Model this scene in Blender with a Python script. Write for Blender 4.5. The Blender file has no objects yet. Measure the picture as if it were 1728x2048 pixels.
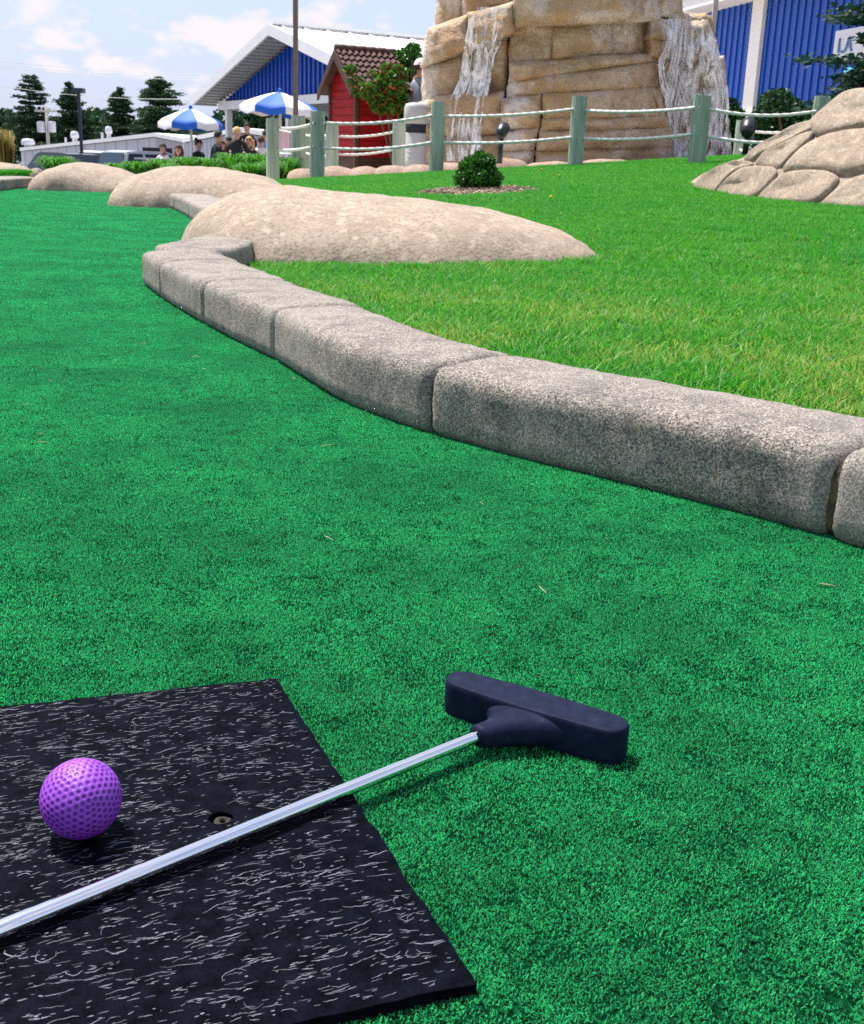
import bpy, bmesh, math, random
import numpy as np
from mathutils import Vector, noise, Matrix
from mathutils.geometry import tessellate_polygon

random.seed(7); RNG = np.random.default_rng(7)
S = bpy.context.scene
COL = S.collection

# ------------------------------------------------------------------ camera
F, CX, CY, YH, H, ROLL = 2265.0, 864.0, 1024.0, 330.0, 0.347, math.radians(2.0)
PITCH = math.atan((CY - YH) / F)
FW = np.array([0, math.cos(PITCH), -math.sin(PITCH)]); R0 = np.array([1.0, 0, 0]); U0 = np.cross(R0, FW)
RT = R0 * math.cos(ROLL) + U0 * math.sin(ROLL); UP = U0 * math.cos(ROLL) - R0 * math.sin(ROLL)
CAM = np.array([0, 0, H])
cam = bpy.data.cameras.new('camera'); co = bpy.data.objects.new('camera', cam); COL.objects.link(co)
co.matrix_world = Matrix(((RT[0], UP[0], -FW[0], 0), (RT[1], UP[1], -FW[1], 0), (RT[2], UP[2], -FW[2], H), (0, 0, 0, 1)))
cam.sensor_fit = 'HORIZONTAL'; cam.sensor_width = 36; cam.lens = 36 * F / 1728
cam.clip_start = 0.02; cam.clip_end = 5000
cam.dof.use_dof = True; cam.dof.focus_distance = 0.85; cam.dof.aperture_fstop = 55
S.camera = co

# ------------------------------------------------------------------ sky, sun, exposure
SUN_EL = math.radians(65); SUN_AZ = math.atan2(-0.72, 0.69)
sdir = Vector((math.cos(SUN_EL) * math.sin(SUN_AZ), math.cos(SUN_EL) * math.cos(SUN_AZ), math.sin(SUN_EL)))
w = bpy.data.worlds.new('World'); S.world = w; w.use_nodes = True
nt = w.node_tree; nt.nodes.clear()
def wn(t, **k):
    n = nt.nodes.new(t)
    for a, b in k.items(): setattr(n, a, b)
    return n
wo = wn('ShaderNodeOutputWorld'); bg = wn('ShaderNodeBackground'); sky = wn('ShaderNodeTexSky', sky_type='NISHITA', sun_disc=False)
sky.sun_elevation = SUN_EL; sky.sun_rotation = SUN_AZ; sky.air_density = 1.0; sky.dust_density = 1.6; sky.ozone_density = 1.2
tc = wn('ShaderNodeTexCoord'); sep = wn('ShaderNodeSeparateXYZ'); nt.links.new(tc.outputs['Generated'], sep.inputs[0])
za = wn('ShaderNodeMath', operation='ADD'); za.inputs[1].default_value = 0.42; nt.links.new(sep.outputs['Z'], za.inputs[0])
zm = wn('ShaderNodeMath', operation='MAXIMUM'); zm.inputs[1].default_value = 0.10; nt.links.new(za.outputs[0], zm.inputs[0])
cmb = wn('ShaderNodeCombineXYZ')
for i, a in enumerate('XY'):
    d = wn('ShaderNodeMath', operation='DIVIDE'); nt.links.new(sep.outputs[a], d.inputs[0]); nt.links.new(zm.outputs[0], d.inputs[1]); nt.links.new(d.outputs[0], cmb.inputs[i])
cmb.inputs[2].default_value = 1.7
cn = wn('ShaderNodeTexNoise'); cn.inputs['Scale'].default_value = 6.2; cn.inputs['Detail'].default_value = 9; cn.inputs['Roughness'].default_value = 0.52; cn.inputs['Distortion'].default_value = 0.2
nt.links.new(cmb.outputs[0], cn.inputs['Vector'])
cr = wn('ShaderNodeValToRGB'); cr.color_ramp.elements[0].position = 0.515; cr.color_ramp.elements[1].position = 0.585
nt.links.new(cn.outputs['Fac'], cr.inputs[0])
mx = wn('ShaderNodeMix', data_type='RGBA'); mx.inputs['B'].default_value = (4.0, 3.75, 3.95, 1)
hz = wn('ShaderNodeMix', data_type='RGBA'); hz.inputs['B'].default_value = (2.35, 2.65, 3.75, 1)
hf = wn('ShaderNodeMapRange'); hf.inputs['From Min'].default_value = 0.05; hf.inputs['From Max'].default_value = 0.75; hf.inputs['To Min'].default_value = 0.80; hf.inputs['To Max'].default_value = 0.15
nt.links.new(sep.outputs['Z'], hf.inputs['Value']); nt.links.new(hf.outputs[0], hz.inputs['Factor'])
nt.links.new(sky.outputs[0], hz.inputs['A']); nt.links.new(hz.outputs['Result'], mx.inputs['A'])
nt.links.new(cr.outputs[0], mx.inputs['Factor']); nt.links.new(mx.outputs['Result'], bg.inputs[0]); nt.links.new(bg.outputs[0], wo.inputs[0])
bg.inputs[1].default_value = 0.145
sl = bpy.data.lights.new('sun', 'SUN'); sl.energy = 4.6; sl.angle = math.radians(1.5); sl.color = (1.0, 0.955, 0.89)
so = bpy.data.objects.new('sun', sl); COL.objects.link(so); so.rotation_euler = sdir.to_track_quat('Z', 'Y').to_euler(); so.location = (0, 0, 20)
S.view_settings.view_transform = 'Standard'; S.view_settings.look = 'None'; S.view_settings.gamma = 1; S.view_settings.use_curve_mapping = False
S.view_settings.exposure = 0.78
S.render.engine = 'CYCLES'; S.cycles.max_bounces = 6; S.cycles.diffuse_bounces = 2; S.cycles.glossy_bounces = 3; S.cycles.transparent_max_bounces = 12
S.cycles.use_denoising = False; S.cycles.sample_clamp_indirect = 4.0; S.cycles.caustics_reflective = False; S.cycles.caustics_refractive = False

# ------------------------------------------------------------------ place helpers
def ray(px, py):
    return RT * ((px - CX) / F) - UP * ((py - CY) / F) + FW
def G(px, py, z=0.0):
    r = ray(px, py); return CAM + r * ((z - H) / r[2])
def A(px, py, Y):
    r = ray(px, py); return CAM + r * (Y / r[1])
def clamp(a, lo, hi): return max(lo, min(hi, a))
def lawn_z(x, y):
    base = clamp(0.03 + 0.035 * x, -0.03, 0.09)
    t = clamp((y - 3.2) / 9.3, 0, 1.0)
    far = 0.26 + 0.085 * clamp(x, -3.2, 4.5)
    return base * (1 - t) + far * t
def L(px, py):
    lo, hi = 0.3, 20.0
    for _ in range(50):
        m = (lo + hi) / 2; p = A(px, py, m)
        if p[2] > lawn_z(p[0], m): lo = m
        else: hi = m
    return A(px, py, (lo + hi) / 2)
def ground_z(x, y):
    if y < 12: z = -0.12
    elif y < 22: z = -0.12 - 0.35 * (y - 12) / 10
    elif y < 40: z = -0.47
    elif y < 75: z = -0.47 - 2.5 * (y - 40) / 35
    else: z = -2.97
    return z

# ------------------------------------------------------------------ materials
def newmat(name):
    m = bpy.data.materials.new(name); m.use_nodes = True
    n = m.node_tree.nodes; b = n['Principled BSDF']
    return m, m.node_tree, b
def ramp(t, fac, stops):
    r = t.nodes.new('ShaderNodeValToRGB'); e = r.color_ramp.elements
    while len(e) < len(stops): e.new(0.5)
    for q, (p, c) in zip(e, stops): q.position = p; q.color = (*c, 1) if len(c) == 3 else c
    if fac is not None: t.links.new(fac, r.inputs[0])
    return r.outputs[0]
def mapping(t, scale=(1, 1, 1), rot=(0, 0, 0), obj=False):
    if obj: src = t.nodes.new('ShaderNodeTexCoord').outputs['Object']
    else: src = t.nodes.new('ShaderNodeNewGeometry').outputs['Position']
    m = t.nodes.new('ShaderNodeMapping'); m.inputs['Scale'].default_value = scale; m.inputs['Rotation'].default_value = rot
    t.links.new(src, m.inputs[0]); return m.outputs[0]
def nz(t, vec, scale, detail=4, rough=0.55, dist=0.0):
    n = t.nodes.new('ShaderNodeTexNoise'); n.inputs['Scale'].default_value = scale; n.inputs['Detail'].default_value = detail
    n.inputs['Roughness'].default_value = rough; n.inputs['Distortion'].default_value = dist
    t.links.new(vec, n.inputs['Vector']); return n.outputs['Fac']
def mixc(t, fac, a, b, mode='MIX'):
    m = t.nodes.new('ShaderNodeMix'); m.data_type = 'RGBA'; m.blend_type = mode
    if isinstance(fac, float): m.inputs['Factor'].default_value = fac
    else: t.links.new(fac, m.inputs['Factor'])
    for s, v in (('A', a), ('B', b)):
        if isinstance(v, tuple): m.inputs[s].default_value = (*v, 1)
        else: t.links.new(v, m.inputs[s])
    return m.outputs['Result']
def math_(t, op, a, b=None):
    m = t.nodes.new('ShaderNodeMath'); m.operation = op
    for i, v in enumerate((a, b)):
        if v is None: continue
        if isinstance(v, (int, float)): m.inputs[i].default_value = v
        else: t.links.new(v, m.inputs[i])
    return m.outputs[0]
def bump(t, b, h, strength=0.3, dist=0.01):
    n = t.nodes.new('ShaderNodeBump'); n.inputs['Strength'].default_value = strength; n.inputs['Distance'].default_value = dist
    t.links.new(h, n.inputs['Height']); t.links.new(n.outputs[0], b.inputs['Normal'])
def attr(t, name):
    a = t.nodes.new('ShaderNodeAttribute'); a.attribute_name = name; return a.outputs['Fac']
def pm(name, col, rough=0.6, var=0.15, scale=8.0, bmp=0.0, bscale=60.0, metal=0.0, spec=0.5, stretch=(1, 1, 1), bdist=0.01, alt=None, alt_scale=3.0, alt_lo=0.45, alt_hi=0.65):
    m, t, b = newmat(name)
    v = mapping(t, stretch)
    c = ramp(t, nz(t, v, scale, 5), [(0.3, tuple(max(0, q * (1 - var)) for q in col)), (0.7, tuple(min(1, q * (1 + var)) for q in col))])
    if alt: c = mixc(t, ramp(t, nz(t, v, alt_scale, 5), [(alt_lo, (0, 0, 0)), (alt_hi, (1, 1, 1))]), c, alt)
    t.links.new(c, b.inputs['Base Color']); b.inputs['Roughness'].default_value = rough; b.inputs['Metallic'].default_value = metal
    b.inputs['Specular IOR Level'].default_value = spec
    if bmp: bump(t, b, nz(t, v, bscale, 6), bmp, bdist)
    return m
def leafmat(name, lo, hi, rough=0.5, trans=0.35, alt=None):
    m, t, b = newmat(name)
    st = [(0.0, lo), (0.75, hi)] + ([(0.86, alt), (1.0, alt)] if alt else [])
    c = ramp(t, attr(t, 'tint'), st)
    t.links.new(c, b.inputs['Base Color']); b.inputs['Roughness'].default_value = rough; b.inputs['Specular IOR Level'].default_value = 0.3
    tr = t.nodes.new('ShaderNodeBsdfTranslucent'); t.links.new(c, tr.inputs[0])
    mx = t.nodes.new('ShaderNodeMixShader'); mx.inputs[0].default_value = trans
    t.links.new(b.outputs[0], mx.inputs[1]); t.links.new(tr.outputs[0], mx.inputs[2]); t.links.new(mx.outputs[0], t.nodes['Material Output'].inputs[0])
    return m

M = {}
# putting carpet
m, t, b = newmat('carpet_backing'); v = mapping(t)
c = ramp(t, nz(t, v, 260, 4, 0.7), [(0.42, (0.001, 0.012, 0.004)), (0.6, (0.003, 0.05, 0.017))])
t.links.new(c, b.inputs['Base Color']); b.inputs['Roughness'].default_value = 1.0; b.inputs['Specular IOR Level'].default_value = 0.0; M['carpet'] = m
m, t, b = newmat('carpet_fibre')
v = mapping(t); c = ramp(t, attr(t, 'tint'), [(0.0, (0.001, 0.012, 0.004)), (0.30, (0.003, 0.06, 0.018)), (0.44, (0.022, 0.48, 0.140)), (0.93, (0.07, 0.90, 0.31)), (1.0, (0.22, 0.85, 0.42))])
c = mixc(t, ramp(t, nz(t, v, 4.5, 5, 0.65), [(0.33, (1, 1, 1)), (0.60, (0, 0, 0))]), c, mixc(t, 0.42, c, (0.002, 0.06, 0.02)))
t.links.new(c, b.inputs['Base Color']); b.inputs['Roughness'].default_value = 0.5; b.inputs['Specular IOR Level'].default_value = 0.15; b.inputs['Sheen Weight'].default_value = 0.3; b.inputs['Sheen Roughness'].default_value = 0.45; b.inputs['Sheen Tint'].default_value = (0.35, 1.0, 0.65, 1)
tr = t.nodes.new('ShaderNodeBsdfTranslucent'); t.links.new(c, tr.inputs[0]); ms = t.nodes.new('ShaderNodeMixShader'); ms.inputs[0].default_value = 0.5
t.links.new(b.outputs[0], ms.inputs[1]); t.links.new(tr.outputs[0], ms.inputs[2]); t.links.new(ms.outputs[0], t.nodes['Material Output'].inputs[0]); M['fibre'] = m
# lawn
m, t, b = newmat('lawn_soil'); v = mapping(t)
c = ramp(t, nz(t, v, 30, 5), [(0.35, (0.02, 0.06, 0.012)), (0.65, (0.05, 0.13, 0.02))]); t.links.new(c, b.inputs['Base Color']); b.inputs['Roughness'].default_value = 0.9; M['soil'] = m
m, t, b = newmat('grass_blade'); v = mapping(t)
g = ramp(t, attr(t, 'tint'), [(0.0, (0.018, 0.14, 0.008)), (0.5, (0.050, 0.33, 0.018)), (1.0, (0.120, 0.50, 0.035))])
g = mixc(t, ramp(t, nz(t, v, 0.9, 3), [(0.4, (0, 0, 0)), (0.65, (1, 1, 1))]), g, mixc(t, 0.5, g, (0.018, 0.27, 0.025)))
st = ramp(t, attr(t, 'straw'), [(0.0, (0.24, 0.42, 0.05)), (1.0, (0.50, 0.44, 0.15))])
sep_ = t.nodes.new('ShaderNodeSeparateXYZ'); t.links.new(t.nodes.new('ShaderNodeNewGeometry').outputs['Position'], sep_.inputs[0])
dry = math_(t, 'MULTIPLY', ramp(t, nz(t, v, 2.3, 4), [(0.40, (0.15, 0.15, 0.15)), (0.62, (1, 1, 1))]), ramp(t, math_(t, 'MULTIPLY', sep_.outputs['Y'], 0.1), [(0.12, (0.52, 0.52, 0.52)), (0.19, (0.62, 0.62, 0.62)), (0.32, (0.22, 0.22, 0.22)), (0.5, (0.04, 0.04, 0.04))]))
isdry = math_(t, 'LESS_THAN', attr(t, 'straw'), dry)
g = mixc(t, isdry, g, st)
t.links.new(g, b.inputs['Base Color']); b.inputs['Roughness'].default_value = 0.45; b.inputs['Specular IOR Level'].default_value = 0.3
tr = t.nodes.new('ShaderNodeBsdfTranslucent'); t.links.new(g, tr.inputs[0]); ms = t.nodes.new('ShaderNodeMixShader'); ms.inputs[0].default_value = 0.5
t.links.new(b.outputs[0], ms.inputs[1]); t.links.new(tr.outputs[0], ms.inputs[2]); t.links.new(ms.outputs[0], t.nodes['Material Output'].inputs[0]); M['grass'] = m
# kerb concrete: exposed aggregate
m, t, b = newmat('kerb_concrete'); v = mapping(t)
grain = nz(t, v, 380, 3, 0.75); grain2 = nz(t, v, 120, 5, 0.75)
c = ramp(t, grain, [(0.37, (0.022, 0.020, 0.018)), (0.455, (0.22, 0.19, 0.158)), (0.54, (0.43, 0.368, 0.308)), (0.64, (0.68, 0.59, 0.50))])
c = mixc(t, ramp(t, grain2, [(0.38, (0.55, 0.55, 0.55)), (0.55, (0, 0, 0))]), c, (0.09, 0.09, 0.085))
c = mixc(t, ramp(t, nz(t, v, 13, 7, 0.72), [(0.50, (0, 0, 0)), (0.60, (0.9, 0.9, 0.9))]), c, mixc(t, 0.42, c, (0.055, 0.058, 0.062)))
c = mixc(t, ramp(t, nz(t, v, 5, 6, 0.6), [(0.48, (0, 0, 0)), (0.62, (0.8, 0.8, 0.8))]), c, mixc(t, 0.4, c, (0.42, 0.38, 0.33)))
c = mixc(t, ramp(t, nz(t, mapping(t, (1, 1, 0.35)), 42, 4), [(0.58, (0, 0, 0)), (0.75, (0.6, 0.6, 0.6))]), c, mixc(t, 0.5, c, (0.16, 0.13, 0.055)))
t.links.new(c, b.inputs['Base Color']); b.inputs['Roughness'].default_value = 0.9
bump(t, b, math_(t, 'ADD', grain, math_(t, 'MULTIPLY', grain2, 1.4)), 0.9, 0.0035); M['kerb'] = m
M['mortar'] = pm('kerb_mortar', (0.028, 0.027, 0.02), 0.95, 0.6, 90, 1.0, 120, bdist=0.008, alt=(0.13, 0.105, 0.045), alt_scale=40)
# boulder
def rockmat(name, a, bcol, dark, sc=1.0):
    m, t, b = newmat(name); v = mapping(t)
    c = ramp(t, nz(t, v, 9 * sc, 7, 0.68), [(0.34, a), (0.66, bcol)])
    f = nz(t, v, 90 * sc, 4, 0.7)
    c = mixc(t, ramp(t, f, [(0.36, (0.85, 0.85, 0.85)), (0.52, (0, 0, 0))]), c, dark)
    c = mixc(t, ramp(t, nz(t, v, 2.2 * sc, 6, 0.68), [(0.52, (0, 0, 0)), (0.68, (0.6, 0.6, 0.6))]), c, mixc(t, 0.45, c, dark))
    vo = t.nodes.new('ShaderNodeTexVoronoi'); vo.inputs['Scale'].default_value = 34 * sc; t.links.new(v, vo.inputs['Vector'])
    c = mixc(t, ramp(t, nz(t, v, 26 * sc, 3), [(0.56, (0, 0, 0)), (0.66, (0.7, 0.7, 0.7))]), c, tuple(min(1, q * 1.22) for q in bcol))
    t.links.new(c, b.inputs['Base Color']); b.inputs['Roughness'].default_value = 0.88
    bump(t, b, math_(t, 'ADD', math_(t, 'MULTIPLY', f, 0.5), nz(t, v, 20 * sc, 6, 0.68)), 0.5, 0.014 / sc); return m
M['boulder'] = rockmat('boulder_stone', (0.275, 0.210, 0.152), (0.385, 0.305, 0.230), (0.155, 0.118, 0.084))
M['edging'] = rockmat('edging_stone', (0.31, 0.205, 0.15), (0.40, 0.28, 0.215), (0.16, 0.105, 0.07), 0.6)
M['crevice'] = pm('crevice_mortar', (0.16, 0.13, 0.085), 0.95, 0.4, 20, 0.5, 60)
# tower sandstone
m, t, b = newmat('tower_sandstone'); v = mapping(t)
c = ramp(t, nz(t, v, 1.7, 6, 0.62), [(0.25, (0.29, 0.18, 0.105)), (0.42, (0.45, 0.305, 0.18)), (0.56, (0.57, 0.425, 0.275)), (0.72, (0.56, 0.43, 0.33))])
c = mixc(t, ramp(t, nz(t, mapping(t, (1, 1, 0.55)), 1.15, 5, 0.6), [(0.53, (0, 0, 0)), (0.61, (0.85, 0.85, 0.85))]), c, (0.74, 0.65, 0.57))
c = mixc(t, ramp(t, nz(t, v, 14, 5, 0.7), [(0.40, (0.4, 0.4, 0.4)), (0.5, (0, 0, 0))]), c, (0.22, 0.14, 0.075))
c = mixc(t, ramp(t, nz(t, mapping(t, (0.7, 0.7, 1.6)), 2.1, 5), [(0.52, (0, 0, 0)), (0.62, (0.7, 0.7, 0.7))]), c, (0.46, 0.285, 0.12))
c = mixc(t, ramp(t, nz(t, v, 0.8, 4), [(0.57, (0, 0, 0)), (0.70, (0.5, 0.5, 0.5))]), c, (0.19, 0.18, 0.09))
t.links.new(c, b.inputs['Base Color']); b.inputs['Roughness'].default_value = 0.85
bump(t, b, math_(t, 'ADD', nz(t, mapping(t, (1, 1, 2.2)), 3.2, 7, 0.65), math_(t, 'MULTIPLY', nz(t, v, 30, 4), 0.3)), 0.8, 0.09); M['sand'] = m
M['core'] = pm('tower_core', (0.22, 0.15, 0.09), 0.95, 0.3, 4, 0.5, 12)
# water
def watermat(name, scale, lo, hi, top, seed):
    m, t, b = newmat(name); b.inputs['Base Color'].default_value = (0.98, 0.97, 0.98, 1); b.inputs['Roughness'].default_value = 0.3
    mp = t.nodes.new('ShaderNodeMapping'); mp.inputs['Scale'].default_value = (1, 1, 0.13); mp.inputs['Location'].default_value = (seed, seed * 2, 0); t.links.new(t.nodes.new('ShaderNodeNewGeometry').outputs['Position'], mp.inputs[0])
    al = math_(t, 'MULTIPLY', ramp(t, nz(t, mp.outputs[0], scale, 4, 0.55, 0.5), [(lo, (0, 0, 0)), (hi, (top, top, top))]), ramp(t, nz(t, mapping(t), 5.5, 3), [(0.36, (0.25, 0.25, 0.25)), (0.55, (1, 1, 1))]))
    tr = t.nodes.new('ShaderNodeBsdfTranslucent'); tr.inputs[0].default_value = (0.93, 0.93, 0.95, 1); mx1 = t.nodes.new('ShaderNodeMixShader'); mx1.inputs[0].default_value = 0.15
    t.links.new(b.outputs[0], mx1.inputs[1]); t.links.new(tr.outputs[0], mx1.inputs[2]); tp_ = t.nodes.new('ShaderNodeBsdfTransparent'); mx2 = t.nodes.new('ShaderNodeMixShader')
    t.links.new(al, mx2.inputs[0]); t.links.new(tp_.outputs[0], mx2.inputs[1]); t.links.new(mx1.outputs[0], mx2.inputs[2]); t.links.new(mx2.outputs[0], t.nodes['Material Output'].inputs[0]); return m
M['water'] = watermat('white_water', 12, 0.30, 0.5, 0.95, 0.0)
M['veil0'] = watermat('water_sheet', 8, 0.40, 0.58, 0.85, 0.0); M['veil1'] = watermat('water_froth', 14, 0.47, 0.60, 1.0, 3.0); M['veil2'] = watermat('water_spray', 9, 0.53, 0.62, 1.0, 7.0)
# objects
m, t, b = newmat('mat_rubber'); v = mapping(t, (1, 1, 1), obj=True)
mp = mapping(t, (0.17, 1.0, 1.0), obj=True)
n1 = nz(t, mp, 430, 1, 0.4, 1.2)
ln = math_(t, 'ABSOLUTE', math_(t, 'SUBTRACT', n1, 0.5))
line = ramp(t, ln, [(0.0, (1, 1, 1)), (0.018, (1, 1, 1)), (0.030, (0, 0, 0))])
msk = ramp(t, nz(t, mapping(t, (0.33, 1, 1), obj=True), 170, 4, 0.65), [(0.50, (0, 0, 0)), (0.54, (1, 1, 1))])
msk2 = ramp(t, nz(t, v, 16, 3), [(0.36, (0.25, 0.25, 0.25)), (0.55, (1, 1, 1))])
fl = math_(t, 'MULTIPLY', math_(t, 'MULTIPLY', line, msk), msk2)
base = ramp(t, nz(t, v, 90, 5), [(0.35, (0.0012, 0.0015, 0.003)), (0.65, (0.004, 0.005, 0.010))])
c = base; b.inputs['IOR'].default_value = 1.2; t.links.new(c, b.inputs['Base Color']); b.inputs['Roughness'].default_value = 0.45; b.inputs['Specular IOR Level'].default_value = 0.05
bump(t, b, math_(t, 'ADD', n1, nz(t, v, 400, 3)), 0.5, 0.002); M['mat'] = m
M['fleck'] = pm('fleck_grey', (0.115, 0.127, 0.155), 0.7, 0.6, 160, alt=(0.05, 0.055, 0.07), alt_scale=260, alt_lo=0.5, alt_hi=0.6)
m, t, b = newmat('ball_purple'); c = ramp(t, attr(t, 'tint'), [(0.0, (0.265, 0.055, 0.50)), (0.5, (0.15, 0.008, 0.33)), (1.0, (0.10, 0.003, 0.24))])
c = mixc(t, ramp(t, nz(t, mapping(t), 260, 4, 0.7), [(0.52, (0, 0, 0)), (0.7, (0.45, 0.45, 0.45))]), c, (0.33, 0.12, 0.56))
t.links.new(c, b.inputs['Base Color']); b.inputs['Roughness'].default_value = 0.5; b.inputs['Subsurface Weight'].default_value = 0.15; b.inputs['Subsurface Radius'].default_value = (0.004, 0.001, 0.006); b.inputs['Subsurface Scale'].default_value = 1.0; M['ball'] = m
m, t, b = newmat('putter_rubber'); v = mapping(t)
c = ramp(t, nz(t, v, 120, 5, 0.65), [(0.35, (0.007, 0.010, 0.024)), (0.62, (0.012, 0.016, 0.038)), (0.75, (0.028, 0.033, 0.055))])
t.links.new(c, b.inputs['Base Color']); b.inputs['Roughness'].default_value = 0.5; b.inputs['Specular IOR Level'].default_value = 0.12; b.inputs['IOR'].default_value = 1.3; bump(t, b, nz(t, v, 900, 3), 0.25, 0.0008); M['rubber'] = m
m, t, b = newmat('shaft_chrome'); b.inputs['Base Color'].default_value = (0.82, 0.83, 0.86, 1); b.inputs['Metallic'].default_value = 1; t.links.new(ramp(t, nz(t, mapping(t), 140, 4, 0.7), [(0.4, (0.02, 0.02, 0.02)), (0.75, (0.08, 0.08, 0.08))]), b.inputs['Roughness']); M['chrome'] = m
M['post'] = pm('treated_post_wood', (0.25, 0.325, 0.25), 0.85, 0.28, 26, 0.6, 50, stretch=(1, 1, 0.12), alt=(0.50, 0.55, 0.47), alt_scale=5, alt_lo=0.5, alt_hi=0.75)
M['rope'] = pm('white_rope', (0.66, 0.66, 0.62), 0.8, 0.12, 30, 0.4, 120)
M['black'] = pm('black_plastic', (0.012, 0.013, 0.016), 0.35, 0.2)
M['mulch'] = pm('mulch_chip', (0.22, 0.15, 0.095), 0.9, 0.5, 60, 0.5, 90, alt=(0.42, 0.34, 0.27), alt_scale=45)
M['path'] = pm('sandy_path', (0.52, 0.45, 0.36), 0.95, 0.2, 6, 0.4, 40)
M['ground'] = pm('lot_ground', (0.20, 0.20, 0.19), 0.95, 0.2, 0.6, 0.2, 12)
M['red'] = pm('red_siding', (0.29, 0.003, 0.007), 0.6, 0.2, 9, 0.25, 60, spec=.2, stretch=(0.4, 0.4, 2))
M['brown'] = pm('brown_trim', (0.062, 0.028, 0.016), 0.7, 0.3, 12, 0.2, 50)
M['tile'] = pm('roof_tile_brown', (0.10, 0.045, 0.036), 0.8, 0.3, 14, 0.4, 50)
M['blue'] = pm('blue_steel', (0.002, 0.065, 0.42), 0.42, 0.08, 0.8)
M['white'] = pm('white_steel', (0.80, 0.80, 0.79), 0.5, 0.04, 1.5)
M['soffit'] = pm('soffit_metal', (0.40, 0.40, 0.40), 0.6, 0.1, 2)
M['dark'] = pm('dark_interior', (0.012, 0.014, 0.022), 0.8, 0.2)
M['wallgrey'] = pm('warehouse_panel', (0.50, 0.50, 0.55), 0.6, 0.05, 0.5)
M['poleb'] = pm('brown_pole', (0.13, 0.10, 0.08), 0.6, 0.15)
M['polew'] = pm('grey_wood_pole', (0.40, 0.37, 0.33), 0.85, 0.2)
M['lampd'] = pm('dark_lamp_metal', (0.012, 0.022, 0.038), 0.5, 0.1)
M['ublue'] = pm('umbrella_blue', (0.005, 0.11, 0.52), 0.7, 0.1)
M['uwhite'] = pm('umbrella_white', (0.78, 0.74, 0.72), 0.7, 0.05)
M['bin'] = pm('grey_bin', (0.45, 0.44, 0.43), 0.7, 0.08, 10, 0.2, 80)
M['carg'] = pm('car_dark', (0.03, 0.045, 0.05), 0.25, 0.1)
M['cars'] = pm('car_silver', (0.50, 0.52, 0.55), 0.3, 0.05)
M['carw'] = pm('car_white', (0.80, 0.80, 0.78), 0.3, 0.03)
M['glass'] = pm('car_glass', (0.03, 0.05, 0.07), 0.08, 0.1)
M['tyre'] = pm('tyre', (0.015, 0.015, 0.015), 0.8, 0.1)
M['bark'] = pm('bark', (0.10, 0.075, 0.055), 0.9, 0.3, 12, 0.5, 30)
M['skin'] = pm('skin', (0.52, 0.29, 0.20), 0.5, 0.08)
M['pink'] = pm('pink_cloth', (0.80, 0.52, 0.56), 0.8, 0.05)
M['yellow'] = pm('yellow_petal', (0.85, 0.62, 0.03), 0.6, 0.1)
M['signw'] = pm('sign_white', (0.72, 0.76, 0.82), 0.5, 0.04)
M['signb'] = pm('sign_blue', (0.10, 0.22, 0.48), 0.5, 0.05)
M['teal'] = pm('teal_cap', (0.02, 0.32, 0.46), 0.7, 0.1)
M['leafbush'] = leafmat('bush_leaf', (0.006, 0.045, 0.006), (0.05, 0.20, 0.015), 0.4, 0.3)
M['leafdark'] = leafmat('shrub_leaf', (0.006, 0.035, 0.010), (0.022, 0.10, 0.02), 0.45, 0.25)
M['leafvine'] = leafmat('vine_leaf', (0.018, 0.09, 0.010), (0.10, 0.26, 0.03), 0.5, 0.4, (0.30, 0.085, 0.03))
M['needle'] = leafmat('conifer_needle', (0.008, 0.028, 0.012), (0.034, 0.092, 0.034), 0.6, 0.2)
M['needle2'] = leafmat('spruce_needle', (0.007, 0.028, 0.020), (0.022, 0.075, 0.040), 0.6, 0.15)
M['ograss'] = leafmat('ornamental_grass', (0.018, 0.105, 0.008), (0.07, 0.30, 0.012), 0.5, 0.4)
M['tgrass'] = leafmat('tall_amber_grass', (0.09, 0.11, 0.02), (0.36, 0.27, 0.08), 0.6, 0.4)

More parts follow.
